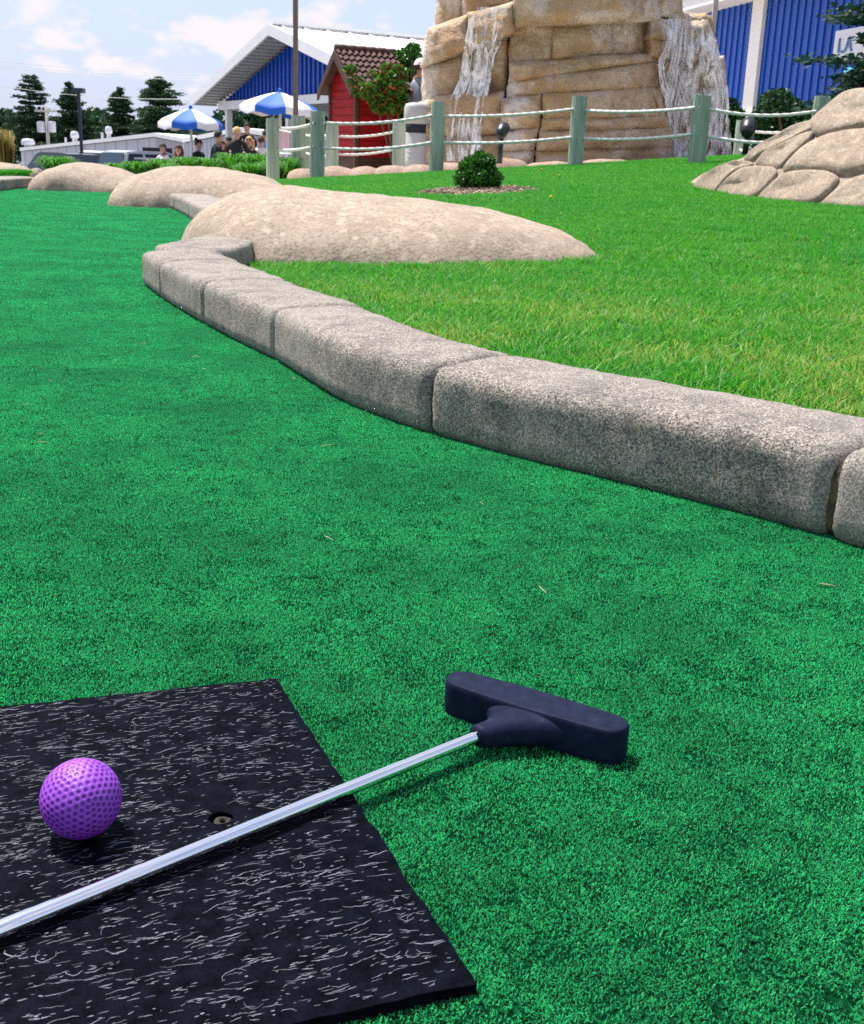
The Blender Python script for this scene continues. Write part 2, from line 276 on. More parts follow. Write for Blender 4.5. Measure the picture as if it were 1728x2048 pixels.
# ------------------------------------------------------------------ mesh helpers
def link(o, parent=None):
    COL.objects.link(o)
    if parent is not None: o.parent = parent
    return o
def tag(o, label=None, cat=None, group=None, kind=None):
    if label: o['label'] = label
    if cat: o['category'] = cat
    if group: o['group'] = group
    if kind: o['kind'] = kind
    return o
def thing(name, loc, label, cat, group=None, kind=None):
    o = bpy.data.objects.new(name, None); o.location = tuple(float(q) for q in loc); o.empty_display_size = 0.1
    COL.objects.link(o); bpy.context.view_layer.update() if False else None
    return tag(o, label, cat, group, kind)
def loc_of(parent):
    v = Vector((0, 0, 0))
    while parent is not None: v += parent.location; parent = parent.parent
    return v
class MB:
    def __init__(s): s.v = []; s.f = []; s.mi = []
    def add(s, vs, fs, mi=0):
        k = len(s.v); s.v += [tuple(map(float, q)) for q in vs]; s.f += [tuple(i + k for i in f) for f in fs]; s.mi += [mi] * len(fs); return s
    def box(s, c, d, ax=None, mi=0):
        c = np.array(c, float); ex, ey, ez = (np.eye(3) if ax is None else ax)
        vs = [c + ex * sx * d[0] / 2 + ey * sy * d[1] / 2 + ez * sz * d[2] / 2 for sx in (-1, 1) for sy in (-1, 1) for sz in (-1, 1)]
        return s.add(vs, [(0, 1, 3, 2), (4, 6, 7, 5), (0, 4, 5, 1), (2, 3, 7, 6), (0, 2, 6, 4), (1, 5, 7, 3)], mi)
    def tube(s, pts, rad, n=8, cap=True, mi=0, flat=1.0):
        pts = [np.array(p, float) for p in pts]; rings = []
        if not hasattr(rad, '__len__'): rad = [rad] * len(pts)
        for i, p in enumerate(pts):
            d = pts[min(i + 1, len(pts) - 1)] - pts[max(i - 1, 0)]; d /= (np.linalg.norm(d) + 1e-9)
            a = np.cross(d, (0, 0, 1)) if abs(d[2]) < 0.9 else np.cross(d, (0, 1, 0)); a /= np.linalg.norm(a); bq = np.cross(a, d)
            rings.append([p + rad[i] * (a * math.cos(q * 2 * math.pi / n) + flat * bq * math.sin(q * 2 * math.pi / n)) for q in range(n)])
        vs = [q for r in rings for q in r]; fs = []
        for i in range(len(pts) - 1):
            for j in range(n): fs.append((i * n + j, i * n + (j + 1) % n, (i + 1) * n + (j + 1) % n, (i + 1) * n + j))
        if cap: fs += [tuple(range(n - 1, -1, -1)), tuple(range((len(pts) - 1) * n, len(pts) * n))]
        return s.add(vs, fs, mi)
    def lathe(s, c, prof, n=16, mi=0):   # prof: (r, z)
        vs = []; fs = []
        for r, z in prof:
            for j in range(n): vs.append((c[0] + r * math.cos(j * 2 * math.pi / n), c[1] + r * math.sin(j * 2 * math.pi / n), c[2] + z))
        for i in range(len(prof) - 1):
            for j in range(n): fs.append((i * n + j, i * n + (j + 1) % n, (i + 1) * n + (j + 1) % n, (i + 1) * n + j))
        fs += [tuple(range(n - 1, -1, -1)), tuple(range((len(prof) - 1) * n, len(prof) * n))]
        return s.add(vs, fs, mi)
    def prism(s, poly, vec, mi=0):       # polygon (3d pts) extruded by vec
        n = len(poly); vec = np.array(vec, float); vs = [np.array(p, float) for p in poly] + [np.array(p, float) + vec for p in poly]
        fs = [tuple(range(n)), tuple(range(2 * n - 1, n - 1, -1))] + [(i, i + n, (i + 1) % n + n, (i + 1) % n) for i in range(n)]
        return s.add(vs, fs, mi)
    def ball(s, c, r, nu=10, nv=6, mi=0, sc=(1, 1, 1)):
        prof = [(max(1e-4, math.sin(math.pi * i / nv)) * r, -math.cos(math.pi * i / nv) * r) for i in range(nv + 1)]
        k = len(s.v); s.lathe((0, 0, 0), prof, nu, mi)
        for i in range(k, len(s.v)): q = s.v[i]; s.v[i] = (q[0] * sc[0] + c[0], q[1] * sc[1] + c[1], q[2] * sc[2] + c[2])
        return s
    def build(s, name, mats, parent=None, smooth=False, fixn=True, bevel=0.0):
        me = bpy.data.meshes.new(name); off = loc_of(parent)
        me.from_pydata([(q[0] - off.x, q[1] - off.y, q[2] - off.z) for q in s.v], [], s.f)
        mats = mats if isinstance(mats, (list, tuple)) else [mats]
        for q in mats: me.materials.append(M[q])
        if len(mats) > 1: me.polygons.foreach_set('material_index', s.mi)
        if fixn or bevel:
            bm = bmesh.new(); bm.from_mesh(me); bmesh.ops.recalc_face_normals(bm, faces=bm.faces)
            if bevel: bmesh.ops.bevel(bm, geom=[e for e in bm.edges if e.calc_face_angle(0) > 0.6], offset=bevel, segments=2, affect='EDGES', profile=0.5)
            bm.to_mesh(me); bm.free()
        if smooth: me.polygons.foreach_set('use_smooth', [True] * len(me.polygons))
        me.update(); return link(bpy.data.objects.new(name, me), parent)
def npmesh(name, V, Fc, mat, tints=None, parent=None, smooth=False, link_it=True):
    """V (n,3), Fc (m,k) equal-size faces, tints dict of point float arrays"""
    me = bpy.data.meshes.new(name); V = np.asarray(V, np.float32); Fc = np.asarray(Fc, np.int32)
    if parent is not None: V = V - np.array(loc_of(parent), np.float32)
    me.vertices.add(len(V)); me.vertices.foreach_set('co', V.ravel())
    k = Fc.shape[1]; me.loops.add(Fc.size); me.loops.foreach_set('vertex_index', Fc.ravel())
    me.polygons.add(len(Fc)); me.polygons.foreach_set('loop_start', np.arange(0, Fc.size, k, dtype=np.int32))
    for nme, arr in (tints or {}).items():
        a = me.attributes.new(nme, 'FLOAT', 'POINT'); a.data.foreach_set('value', np.asarray(arr, np.float32))
    me.materials.append(M[mat]); me.update(calc_edges=True)
    if smooth: me.polygons.foreach_set('use_smooth', np.ones(len(Fc), bool))
    o = bpy.data.objects.new(name, me)
    return link(o, parent) if link_it else o
def leaves(centers, size, aspect=2.0, up=0.4, rng=RNG, droop=0.0, dirs=None):
    """rhombus leaves (two triangles) at centers -> V,F,tint"""
    n = len(centers); d = rng.normal(size=(n, 3)) if dirs is None else dirs + rng.normal(size=(n, 3)) * 0.35
    d[:, 2] -= droop; d /= np.linalg.norm(d, axis=1)[:, None]
    r = rng.normal(size=(n, 3)); r[:, 2] *= 0.5; s = np.cross(d, r); s /= np.linalg.norm(s, axis=1)[:, None] + 1e-9
    ln = size * rng.uniform(0.6, 1.25, n)[:, None]; wd = ln / aspect
    nrm = np.cross(d, s)
    V = np.empty((n, 4, 3)); V[:, 0] = centers - d * ln * 0.5; V[:, 1] = centers + s * wd * 0.5 + nrm * wd * 0.12; V[:, 2] = centers + d * ln * 0.5; V[:, 3] = centers - s * wd * 0.5 + nrm * wd * 0.12
    Fc = np.arange(n * 4).reshape(n, 4); tint = np.repeat(rng.random(n), 4)
    return V.reshape(-1, 3), Fc, tint
def ell_points(c, r, n, rng=RNG, shell=0.45):
    d = rng.normal(size=(n, 3)); d /= np.linalg.norm(d, axis=1)[:, None]
    rad = (shell + (1 - shell) * rng.random(n)) ** 0.7
    return np.array(c) + d * rad[:, None] * np.array(r)
def scatter(name, pts, rz, sc, protos, label=None, cat=None, kind='stuff', parent=None, tilt=0.0):
    me = bpy.data.meshes.new(name); me.from_pydata([tuple(p) for p in pts], [], [])
    for nme, arr in (('rz', rz), ('sc', sc)):
        a = me.attributes.new(nme, 'FLOAT', 'POINT'); a.data.foreach_set('value', np.asarray(arr, np.float32))
    a = me.attributes.new('pick', 'INT', 'POINT'); a.data.foreach_set('value', RNG.integers(0, len(protos), len(pts)).astype(np.int32))
    o = bpy.data.objects.new(name, me); link(o, parent); tag(o, label, cat, None, kind)
    pc = bpy.data.collections.new(name + '_patches')
    for q in protos: pc.objects.link(q)
    g = bpy.data.node_groups.new(name, 'GeometryNodeTree')
    g.interface.new_socket('Geometry', in_out='INPUT', socket_type='NodeSocketGeometry'); g.interface.new_socket('Geometry', in_out='OUTPUT', socket_type='NodeSocketGeometry')
    N = g.nodes.new; gi = N('NodeGroupInput'); go = N('NodeGroupOutput'); ip = N('GeometryNodeInstanceOnPoints'); ci = N('GeometryNodeCollectionInfo')
    ci.inputs['Collection'].default_value = pc; ci.inputs['Separate Children'].default_value = True; ci.inputs['Reset Children'].default_value = True
    def na(nm, ty='FLOAT'):
        q = N('GeometryNodeInputNamedAttribute'); q.data_type = ty; q.inputs['Name'].default_value = nm; return q.outputs['Attribute']
    cx = N('ShaderNodeCombineXYZ'); g.links.new(na('rz'), cx.inputs['Z'])
    g.links.new(gi.outputs[0], ip.inputs['Points']); g.links.new(ci.outputs[0], ip.inputs['Instance']); ip.inputs['Pick Instance'].default_value = True
    g.links.new(na('pick', 'INT'), ip.inputs['Instance Index']); g.links.new(cx.outputs[0], ip.inputs['Rotation']); g.links.new(na('sc'), ip.inputs['Scale']); g.links.new(ip.outputs[0], go.inputs[0])
    md = o.modifiers.new('scatter', 'NODES'); md.node_group = g
    return o
def fbm(p, s, oc=4):
    return noise.fractal(Vector(p) * s, 1.0, 2.0, oc)

# ------------------------------------------------------------------ setting: ground, green, lawn
KB = [(2300, 1262), (2000, 1178), (1728, 1105), (1640, 1077), (1300, 985), (1000, 910), (850, 868), (760, 838), (700, 815), (620, 770), (545, 722), (480, 690), (405, 650), (320, 598), (284, 570)]
KF = np.array([G(*q) for q in KB])                       # foot line of the kerb on the green
def xb(y):
    ys = [-0.5] + [p[1] for p in KF] + [3.35, 3.75, 4.6, 6.4, 8.4, 11.0, 14.0]
    xs = [1.1] + [p[0] + 0.05 for p in KF] + [-0.72, -0.62, -0.75, -1.05, -1.45, -2.0, -2.6]
    return float(np.interp(y, ys, xs))
def sheet(name, ys, xl, xr, nx, zf, mat, label=None):
    V = []; Fc = []
    for y in ys:
        a, bq = xl(y), xr(y)
        for i in range(nx + 1):
            x = a + (bq - a) * i / nx; V.append((x, y, zf(x, y)))
    for j in range(len(ys) - 1):
        for i in range(nx): k = j * (nx + 1) + i; Fc.append((k, k + 1, k + nx + 2, k + nx + 1))
    o = npmesh(name, V, Fc, mat, None, None, True); tag(o, label, None, None, 'structure'); return o
sheet('ground', [-60, -5, 0, 5, 9, 12, 15, 18, 22, 30, 40, 50, 60, 75, 120, 300, 1000, 3500], lambda y: -40 - abs(y) * 1.2, lambda y: 40 + abs(y) * 1.2, 8, ground_z, 'ground', 'grey ground falling away behind the putting green')
sheet('putting_green', [-0.5] + list(np.linspace(0.2, 11.2, 60)), lambda y: -9.0, xb, 20, lambda x, y: 0.0, 'carpet', 'green artificial turf putting surface')
sheet('lawn', [-0.5] + list(np.linspace(0.3, 13.2, 90)), xb, lambda y: 9.0, 40, lawn_z, 'soil', 'mown lawn sloping up behind the stone kerb')
sheet('path', list(np.linspace(13.0, 34, 18)), lambda y: -3.4 - (y - 13) * 0.02, lambda y: 16.0, 20, lambda x, y: lawn_z(x, 13) - 0.05 if x > -3 else -0.3, 'path', 'sandy path behind the rope fence')

def turf_patch(k, size=0.066, n=3300):
    rng = np.random.default_rng(100 + k); c = np.zeros((n, 3)); c[:, :2] = rng.uniform(-size / 2, size / 2, (n, 2))
    hgt = rng.uniform(0.0007, 0.0021, n); a = rng.uniform(0, 2 * math.pi, n); lean = rng.uniform(0.0002, 0.0017, n)
    dv = np.stack([np.cos(a), np.sin(a), 0 * a], 1); sv = np.stack([-np.sin(a), np.cos(a), 0 * a], 1); wd = rng.uniform(0.00018, 0.00036, n)[:, None]
    up = np.array([0, 0, 1.0])
    V = np.empty((n, 5, 3)); mid = c + dv * lean[:, None] * 0.35 + up * hgt[:, None] * 0.7; tip = c + dv * lean[:, None] * 1.2 + up * hgt[:, None]
    V[:, 0] = c - sv * wd; V[:, 1] = c + sv * wd; V[:, 2] = mid + sv * wd; V[:, 3] = mid - sv * wd; V[:, 4] = tip
    V = V.reshape(-1, 3); k5 = np.arange(n)[:, None] * 5
    T = np.concatenate([k5 + np.array([[0, 1, 2]]), k5 + np.array([[0, 2, 3]]), k5 + np.array([[3, 2, 4]])])
    tint = np.repeat(np.clip(rng.beta(2, 2.2, n) * 0.96 + (rng.random(n) > 0.985) * 0.5, 0, 1), 5)
    return npmesh('turf_patch', V, T, 'fibre', {'tint': tint}, None, False, False)
tp = [turf_patch(k) for k in range(6)]
pts, scs = [], []
def mat_inside(x, y): return False
for (y0, y1, sc) in ((0.12, 2.6, 1.0), (2.6, 5.2, 1.5), (5.2, 11.2, 2.2)):
    st = 0.046 * sc
    for y in np.arange(y0, y1, st):
        xl = -0.42 * y - 0.12; xr = min(xb(y), 0.42 * y + 0.14)
        for x in np.arange(xl, xr, st):
            pts.append((x + random.uniform(-.01, .01), y + random.uniform(-.01, .01), 0.0004)); scs.append(sc)
scatter('turf_fibres', pts, RNG.uniform(0, 6.28, len(pts)), scs, tp, 'short green synthetic turf fibres of the putting green', 'turf')

def grass_patch(k, size=0.13, n=420):
    rng = np.random.default_rng(300 + k); c = np.zeros((n, 3)); c[:, :2] = rng.uniform(-size / 2, size / 2, (n, 2))
    hg = rng.uniform(0.016, 0.034, n) * np.where(rng.random(n) > 0.96, 1.35, 1.0); a = rng.uniform(0, 6.283, n); ln = hg * rng.uniform(0.15, 1.15, n)
    dv = np.stack([np.cos(a), np.sin(a), 0 * a], 1); tw = a + rng.uniform(0.6, 2.4, n); sv = np.stack([np.cos(tw), np.sin(tw), 0 * a], 1); wd = rng.uniform(0.0007, 0.0015, n)[:, None]
    up = np.array([0, 0, 1.0]); V = np.empty((n, 5, 3)); mid = c + dv * ln[:, None] * 0.35 + up * hg[:, None] * 0.62; tip = c + dv * ln[:, None] * 1.1 + up * hg[:, None] * 0.93
    V[:, 0] = c - sv * wd; V[:, 1] = c + sv * wd; V[:, 2] = mid + sv * wd * 0.85; V[:, 3] = mid - sv * wd * 0.85; V[:, 4] = tip
    V = V.reshape(-1, 3); k5 = np.arange(n)[:, None] * 5
    T = np.concatenate([k5 + np.array([[0, 1, 2]]), k5 + np.array([[0, 2, 3]]), k5 + np.array([[3, 2, 4]])])
    return npmesh('grass_patch', V, T, 'grass', {'tint': np.repeat(rng.random(n), 5), 'straw': np.repeat(rng.random(n), 5)}, None, False, False)
gp = [grass_patch(k) for k in range(7)]

# ------------------------------------------------------------------ kerb of cast stones
def resample(P, step=0.02):
    P = np.asarray(P, float); d = np.r_[0, np.cumsum(np.linalg.norm(np.diff(P, axis=0), axis=1))]
    # Catmull-like smoothing through cubic interpolation of points
    n = max(4, int(d[-1] / step)); s = np.linspace(0, d[-1], n); out = np.empty((n, 3))
    tang = np.gradient(P, d, axis=0)
    for i, q in enumerate(s):
        k = min(len(d) - 2, np.searchsorted(d, q, 'right') - 1); h = d[k + 1] - d[k]; u = (q - d[k]) / h
        out[i] = (2 * u**3 - 3 * u**2 + 1) * P[k] + (u**3 - 2 * u**2 + u) * h * tang[k] + (-2 * u**3 + 3 * u**2) * P[k + 1] + (u**3 - u**2) * h * tang[k + 1]
    return out
def kerb_stone(line, width, parent, seed, height=0.098, name='kerb_stone', mat='kerb', rnd=0.014, shrink=0.0, flip=1, cap0=0.0):
    """sweep of a rounded kerb profile along the foot line; ends eased so that joints sit back"""
    n = len(line); prof = []
    W = width
    prof = [(0.012, -0.03), (0.011, 0.001), (0.005, 0.006), (0.001, 0.012), (0.001, 0.026), (0.001, 0.045), (0.001, 0.062), (0.001, 0.072), (0.0025, 0.0800), (0.0055, 0.0858), (0.0105, 0.0900), (0.018, 0.0928), (0.035, 0.0950), (0.060, 0.0968), (0.095, 0.098)]
    prof = [(a, zz * height / 0.098 if zz > 0 else zz) for a, zz in prof]
    k = 5
    for i in range(1, k): prof.append((0.095 + (W - 0.115) * i / k, height + 0.001 * math.sin(i)))
    prof += [(W - 0.012, height - 0.003), (W - 0.003, height - 0.012), (W, height - 0.03), (W, -0.03)]
    m = len(prof); V = []; Fc = []
    d = np.r_[0, np.cumsum(np.linalg.norm(np.diff(line, axis=0), axis=1))]; T = d[-1]
    cz = 0.05
    for i in range(n):
        tg = line[min(i + 1, n - 1)] - line[max(i - 1, 0)]; tg[2] = 0; tg /= np.linalg.norm(tg)
        nr = np.array([tg[1], -tg[0], 0]) * flip
        e = min(d[i], T - d[i]); ease = rnd * max(0, 1 - e / rnd) ** 2 if e < rnd else 0.0
        ce = cap0 * (1 - math.sqrt(max(0, 1 - (1 - min(d[i], cap0) / cap0) ** 2))) if cap0 else 0
        for (a, z) in prof:
            aa = a + shrink + ease * (1.0 if a < W * 0.5 else -1.0) + ce * (1 if a < W * .5 else -1) * 0.9
            zz = z - (ease * 0.8 + shrink if z > 0.04 else 0)
            p = line[i] + nr * aa; q = np.array([p[0], p[1], zz])
            f = noise.fractal(Vector((p[0], p[1], zz)) * 14 + Vector((seed, 0, 0)), 1, 2, 4) * 0.0014 + noise.noise(Vector((p[0], p[1], zz)) * 60) * 0.0011
            q += nr * f * (-1 if a < W * .5 else 1); q[2] += f if z > 0.02 else 0
            V.append(q)
    for i in range(n - 1):
        for j in range(m - 1): a = i * m + j; Fc.append((a, a + 1, a + m + 1, a + m))
    b_ = MB(); b_.add(V, Fc); b_.f += [tuple(range(m)), tuple(range((n - 1) * m, n * m))]; b_.mi += [0, 0]
    return b_.build(name, mat, parent, True)
kerb = thing('kerb', KF[6], 'curved kerb of weathered cast stones edging the putting green', None, None, 'structure')
full = resample(KF, 0.008)
def cut_at(px, py): g = G(px, py); return int(np.argmin(np.linalg.norm(full[:, :2] - g[:2], axis=1)))
cuts = [0, cut_at(1638, 1077), cut_at(848, 868), cut_at(545, 722), cut_at(405, 650), cut_at(320, 598), len(full) - 1]
KW = 0.17
for i in range(len(cuts) - 1):
    seg = full[cuts[i]:cuts[i + 1] + 1].copy()
    if len(seg) < 4: continue
    for e_ in (0, -1): seg[e_] = seg[e_] + (seg[1 if e_ == 0 else -2] - seg[e_]) * (.1 if i < 3 else .45)
    seg = seg[np.unique(np.linspace(0, len(seg) - 1, min(len(seg), 90)).astype(int))]
    kerb_stone(seg, [KW, KW, KW, 0.185, 0.20, 0.21][i], kerb, i * 3.7, rnd=[0.014, 0.014, 0.014, 0.014, 0.014, 0.014][i])
kerb_stone(full[::3] + np.array([0, 0, 0]), KW - 0.03, kerb, 50, 0.094, 'mortar', 'mortar', 0.001, 0.009)
# rounded end stone and the stub that turns back to the boulder
stub_px = [(302, 489), (340, 483), (375, 477), (420, 467), (470, 459), (500, 459), (516, 463), (519, 472), (500, 487), (470, 496), (440, 500), (400, 502), (360, 499), (330, 495)]
def slab_stone(pxs, h, parent, seed):
    P = np.array([G(x, y, h) for x, y in pxs]); d = np.r_[0, np.cumsum(np.linalg.norm(np.diff(np.vstack([P, P[:1]]), axis=0), axis=1))]; PP = np.vstack([P, P[:1]]); n = 90
    sq = np.linspace(0, d[-1], n, endpoint=False); E = np.stack([np.interp(sq, d, PP[:, i]) for i in range(3)], 1)
    for _ in range(2): E = (np.roll(E, 1, 0) + 2 * E + np.roll(E, -1, 0)) / 4
    c = E.mean(0); V = []; rows = [(1.0, -.13), (1.0, -.04), (.995, -.022), (.975, -.008), (.94, -.002), (.88, 0), (.7, .001), (.4, .001), (.1, .001)]
    for sc, dz in rows:
        for q in E: p = c + (q - c) * sc; f = noise.fractal(Vector(p) * 14 + Vector((seed, 0, 0)), 1, 2, 3) * .003; V.append((p[0] + f, p[1], p[2] + dz + f))
    Fc = [(k * n + j, k * n + (j + 1) % n, (k + 1) * n + (j + 1) % n, (k + 1) * n + j) for k in range(len(rows) - 1) for j in range(n)]
    mb = MB().add(V, Fc); mb.f.append(tuple(range((len(rows) - 1) * n, len(rows) * n))); mb.mi.append(0); return mb.build('kerb_stone', 'kerb', parent, True)
slab_stone(stub_px, .096, kerb, 71)
def far_kerb(pxs, cutsn, width=0.17, sh=0.0):
    P = resample(np.array([G(*q) for q in pxs]), 0.04); n = len(P)
    for i in range(cutsn): kerb_stone(P[i * n // cutsn: (i + 1) * n // cutsn + 1].copy(), width, kerb, 90 + i + pxs[0][0], 0.105, rnd=0.02)
    kerb_stone(P[::2] if n > 8 else P, width - 0.03, kerb, 52, 0.085, 'mortar', 'mortar', 0.001, 0.012)
far_kerb([(412, 458), (385, 442), (355, 424), (325, 413), (300, 408)], 3, 0.26)
far_kerb([(246, 392), (228, 384), (205, 379), (175, 377), (138, 376)], 3, 0.30)
far_kerb([(78, 376), (50, 377), (20, 380), (-20, 385)], 3, 0.30)

# ------------------------------------------------------------------ rocks
def ridge_boulder(name, secs, label, group, seed, mat='boulder', ns=70, na=34, amp=0.015, power=0.62, cat='boulder'):
    """secs rows: px, top py, ridge Y, front Y, back Y, base z"""
    R = []
    for (px, py, yr, yf, yb_, zb) in secs: p = A(px, py, yr); R.append((p[0], yr, p[2], yf, yb_, zb))
    R = np.array(R); d = np.r_[0, np.cumsum(np.hypot(np.diff(R[:, 0]), np.diff(R[:, 2])))]
    s = np.linspace(0, d[-1], ns); C = np.stack([np.interp(s, d, R[:, i]) for i in range(6)], 1)
    for _ in range(2): C[1:-1] = (C[:-2] + 2 * C[1:-1] + C[2:]) / 4
    V = []; Fc = []
    for i in range(ns):
        x, yr, zt, yf, yb_, zb = C[i]
        for j in range(na + 1):
            a = math.pi * j / na; ca = math.cos(a); sa = math.sin(a)
            y = yr - (yr - yf) * ca if ca > 0 else yr - (yb_ - yr) * ca
            z = zb - 0.12 + (zt - zb + 0.12) * (sa ** power)
            q = Vector((x, y, z)); f = noise.fractal(q * 2.6 + Vector((seed, 0, 0)), 1, 2, 4) * amp * 2 + noise.fractal(q * 14 + Vector((seed, 0, 0)), 1, 2, 3) * amp * 0.22
            V.append((x, y - ca * f, z + sa * f * 0.6 - (0.004 if j in (0, na) else 0)))
    for i in range(ns - 1):
        for j in range(na): k = i * (na + 1) + j; Fc.append((k, k + 1, k + na + 2, k + na + 1))
    mb = MB().add(V, Fc); mb.f += [tuple(range(na + 1)), tuple(range((ns - 1) * (na + 1), ns * (na + 1)))]; mb.mi += [0, 0]
    o = mb.build(name, mat, None, True); tag(o, label, cat, group); return o
GB = 'smooth boulders along the green'
ridge_boulder('boulder', [(366, 482, 4.25, 4.2, 4.3, 0), (374, 462, 4.32, 4.10, 4.6, 0), (390, 436, 4.38, 4.05, 4.75, 0), (425, 403, 4.42, 4.0, 4.9, 0), (470, 384, 4.44, 3.85, 5.0, 0), (525, 374, 4.42, 3.70, 5.0, 0), (580, 372, 4.38, 3.62, 5.0, 0.0), (660, 384, 4.32, 3.60, 4.95, 0.02), (760, 395, 4.25, 3.58, 4.9, 0.03), (860, 406, 4.18, 3.56, 4.8, 0.04), (960, 421, 4.12, 3.57, 4.7, 0.05), (1050, 439, 4.05, 3.60, 4.55, 0.06), (1120, 459, 3.98, 3.64, 4.4, 0.065), (1165, 484, 3.90, 3.68, 4.2, 0.07), (1188, 503, 3.84, 3.72, 4.0, 0.07), (1200, 514, 3.80, 3.77, 3.85, 0.07)], 'largest smooth tan boulder lying between the kerb end and the lawn', GB, 3.0)
ridge_boulder('boulder', [(222, 402, 8.25, 8.2, 8.35, 0), (230, 382, 8.35, 8.12, 8.8, 0), (248, 362, 8.45, 8.05, 9.0, 0), (280, 346, 8.55, 8.0, 9.2, 0), (320, 335, 8.6, 8.0, 9.3, 0), (365, 333, 8.6, 8.0, 9.4, 0), (430, 338, 8.5, 7.9, 9.4, 0), (490, 347, 8.3, 7.7, 9.3, 0), (535, 359, 8.1, 7.5, 9.0, 0), (570, 378, 7.9, 7.4, 8.6, 0.03), (610, 400, 7.7, 7.5, 8.0, 0.05)], 'rounded tan boulder behind the largest one, in front of the bright green grass clumps', GB, 8.0)
ridge_boulder('boulder', [(72, 376, 10.95, 10.85, 11.05, 0), (78, 356, 11.1, 10.7, 11.5, 0), (96, 339, 11.2, 10.7, 11.8, 0), (130, 329, 11.3, 10.7, 12.0, 0), (165, 325, 11.4, 10.8, 12.1, 0), (200, 329, 11.4, 10.8, 12.1, 0), (238, 338, 11.4, 10.8, 12.0, 0), (272, 353, 11.3, 10.8, 11.8, 0), (296, 372, 11.2, 11.0, 11.4, 0)], 'tan boulder at the far end of the putting green below the lamp post', GB, 15.0)
ridge_boulder('boulder', [(-70, 345, 14.6, 14.4, 14.8, 0), (-50, 326, 14.7, 14.3, 15.1, 0), (-10, 321, 14.8, 14.3, 15.4, 0), (18, 325, 14.8, 14.3, 15.4, 0), (40, 331, 14.8, 14.3, 15.3, 0), (58, 343, 14.7, 14.4, 15.0, 0)], 'low tan boulder cut by the picture edge below the amber grass', GB, 21.0, ns=40, na=20)
for i, (x0, x1, yt, yb, Y, lab) in enumerate([(35, 60, 339, 353, 13.4, 'small pale rock beside the far tan boulder, lower left one'), (58, 84, 335, 342, 14.0, 'flat small rock tucked against the far boulder'), (60, 80, 343, 350, 13.2, 'flat small rock lying under another by the far boulder')]):
    zb = A(x0, yb, Y)[2]
    ridge_boulder('rock', [(x0, yb, Y, Y - .02, Y + .02, zb), (x0 + (x1 - x0) * .2, yt + 2, Y, Y - .12, Y + .12, zb), ((x0 + x1) / 2, yt, Y, Y - .15, Y + .15, zb), (x0 + (x1 - x0) * .8, yt + 2, Y, Y - .12, Y + .12, zb), (x1, yb, Y, Y - .02, Y + .02, zb)], lab, 'small rocks by the far boulder', 30 + i, ns=16, na=12, cat='rock')

def pillow(poly, h, parent, surf, nrm, seed, mat='boulder', name='boulder', back=0.10, rings=14, seg=56, amp=0.010):
    P = np.array([surf(*q) for q in poly]); d = np.r_[0, np.cumsum(np.linalg.norm(np.diff(np.vstack([P, P[:1]]), axis=0), axis=1))]
    PP = np.vstack([P, P[:1]]); s = np.linspace(0, d[-1], seg, endpoint=False); E = np.stack([np.interp(s, d, PP[:, i]) for i in range(3)], 1)
    for _ in range(3): E = (np.roll(E, 1, 0) + 2 * E + np.roll(E, -1, 0)) / 4
    c = E.mean(0); V = []; Fc = []
    V += [tuple(q - nrm * back) for q in E]
    for k in range(rings):
        r = 1 - k / rings
        hh = h * 0.48 * (1 - r ** 6) ** 0.5
        for q in E:
            p = c + (q - c) * (r if k else 1.0); v = Vector(p); f = noise.fractal(v * 3.5 + Vector((seed, 0, 0)), 1, 2, 4) * amp * 2.0 * (1 - r * .5)
            V.append(tuple(p + nrm * (hh + f)))
    V.append(tuple(c + nrm * (h * .48 + noise.fractal(Vector(c) * 3.5 + Vector((seed, 0, 0)), 1, 2, 4) * amp * 2)))
    for k in range(rings):
        for j in range(seg): a = k * seg + j; b_ = k * seg + (j + 1) % seg; Fc.append((a, b_, b_ + seg, a + seg))
    top = rings * seg; ct = len(V) - 1
    for j in range(seg): Fc.append((top + j, top + (j + 1) % seg, ct))
    mb = MB().add(V, Fc); mb.f.append(tuple(range(seg - 1, -1, -1))); mb.mi.append(0)
    return mb.build(name, mat, parent, True)
def oc_base(px): return float(np.interp(px, [1380, 1450, 1560, 1728, 1950], [378, 392, 402, 414, 430])), float(np.interp(px, [1380, 1450, 1560, 1728, 1950], [7.9, 7.1, 6.5, 6.0, 5.6]))
def oc_surf(px, py):
    yb_, Y = oc_base(px); return A(px, py, Y + max(-0.02, (yb_ - py)) * 0.0034)
NR = np.array([-0.15, -0.70, 0.70]); NR /= np.linalg.norm(NR)
oc_ = thing('rock_outcrop', L(1560, 400), 'mound of rounded tan boulders with dark joints at the lawn edge', 'rock outcrop')
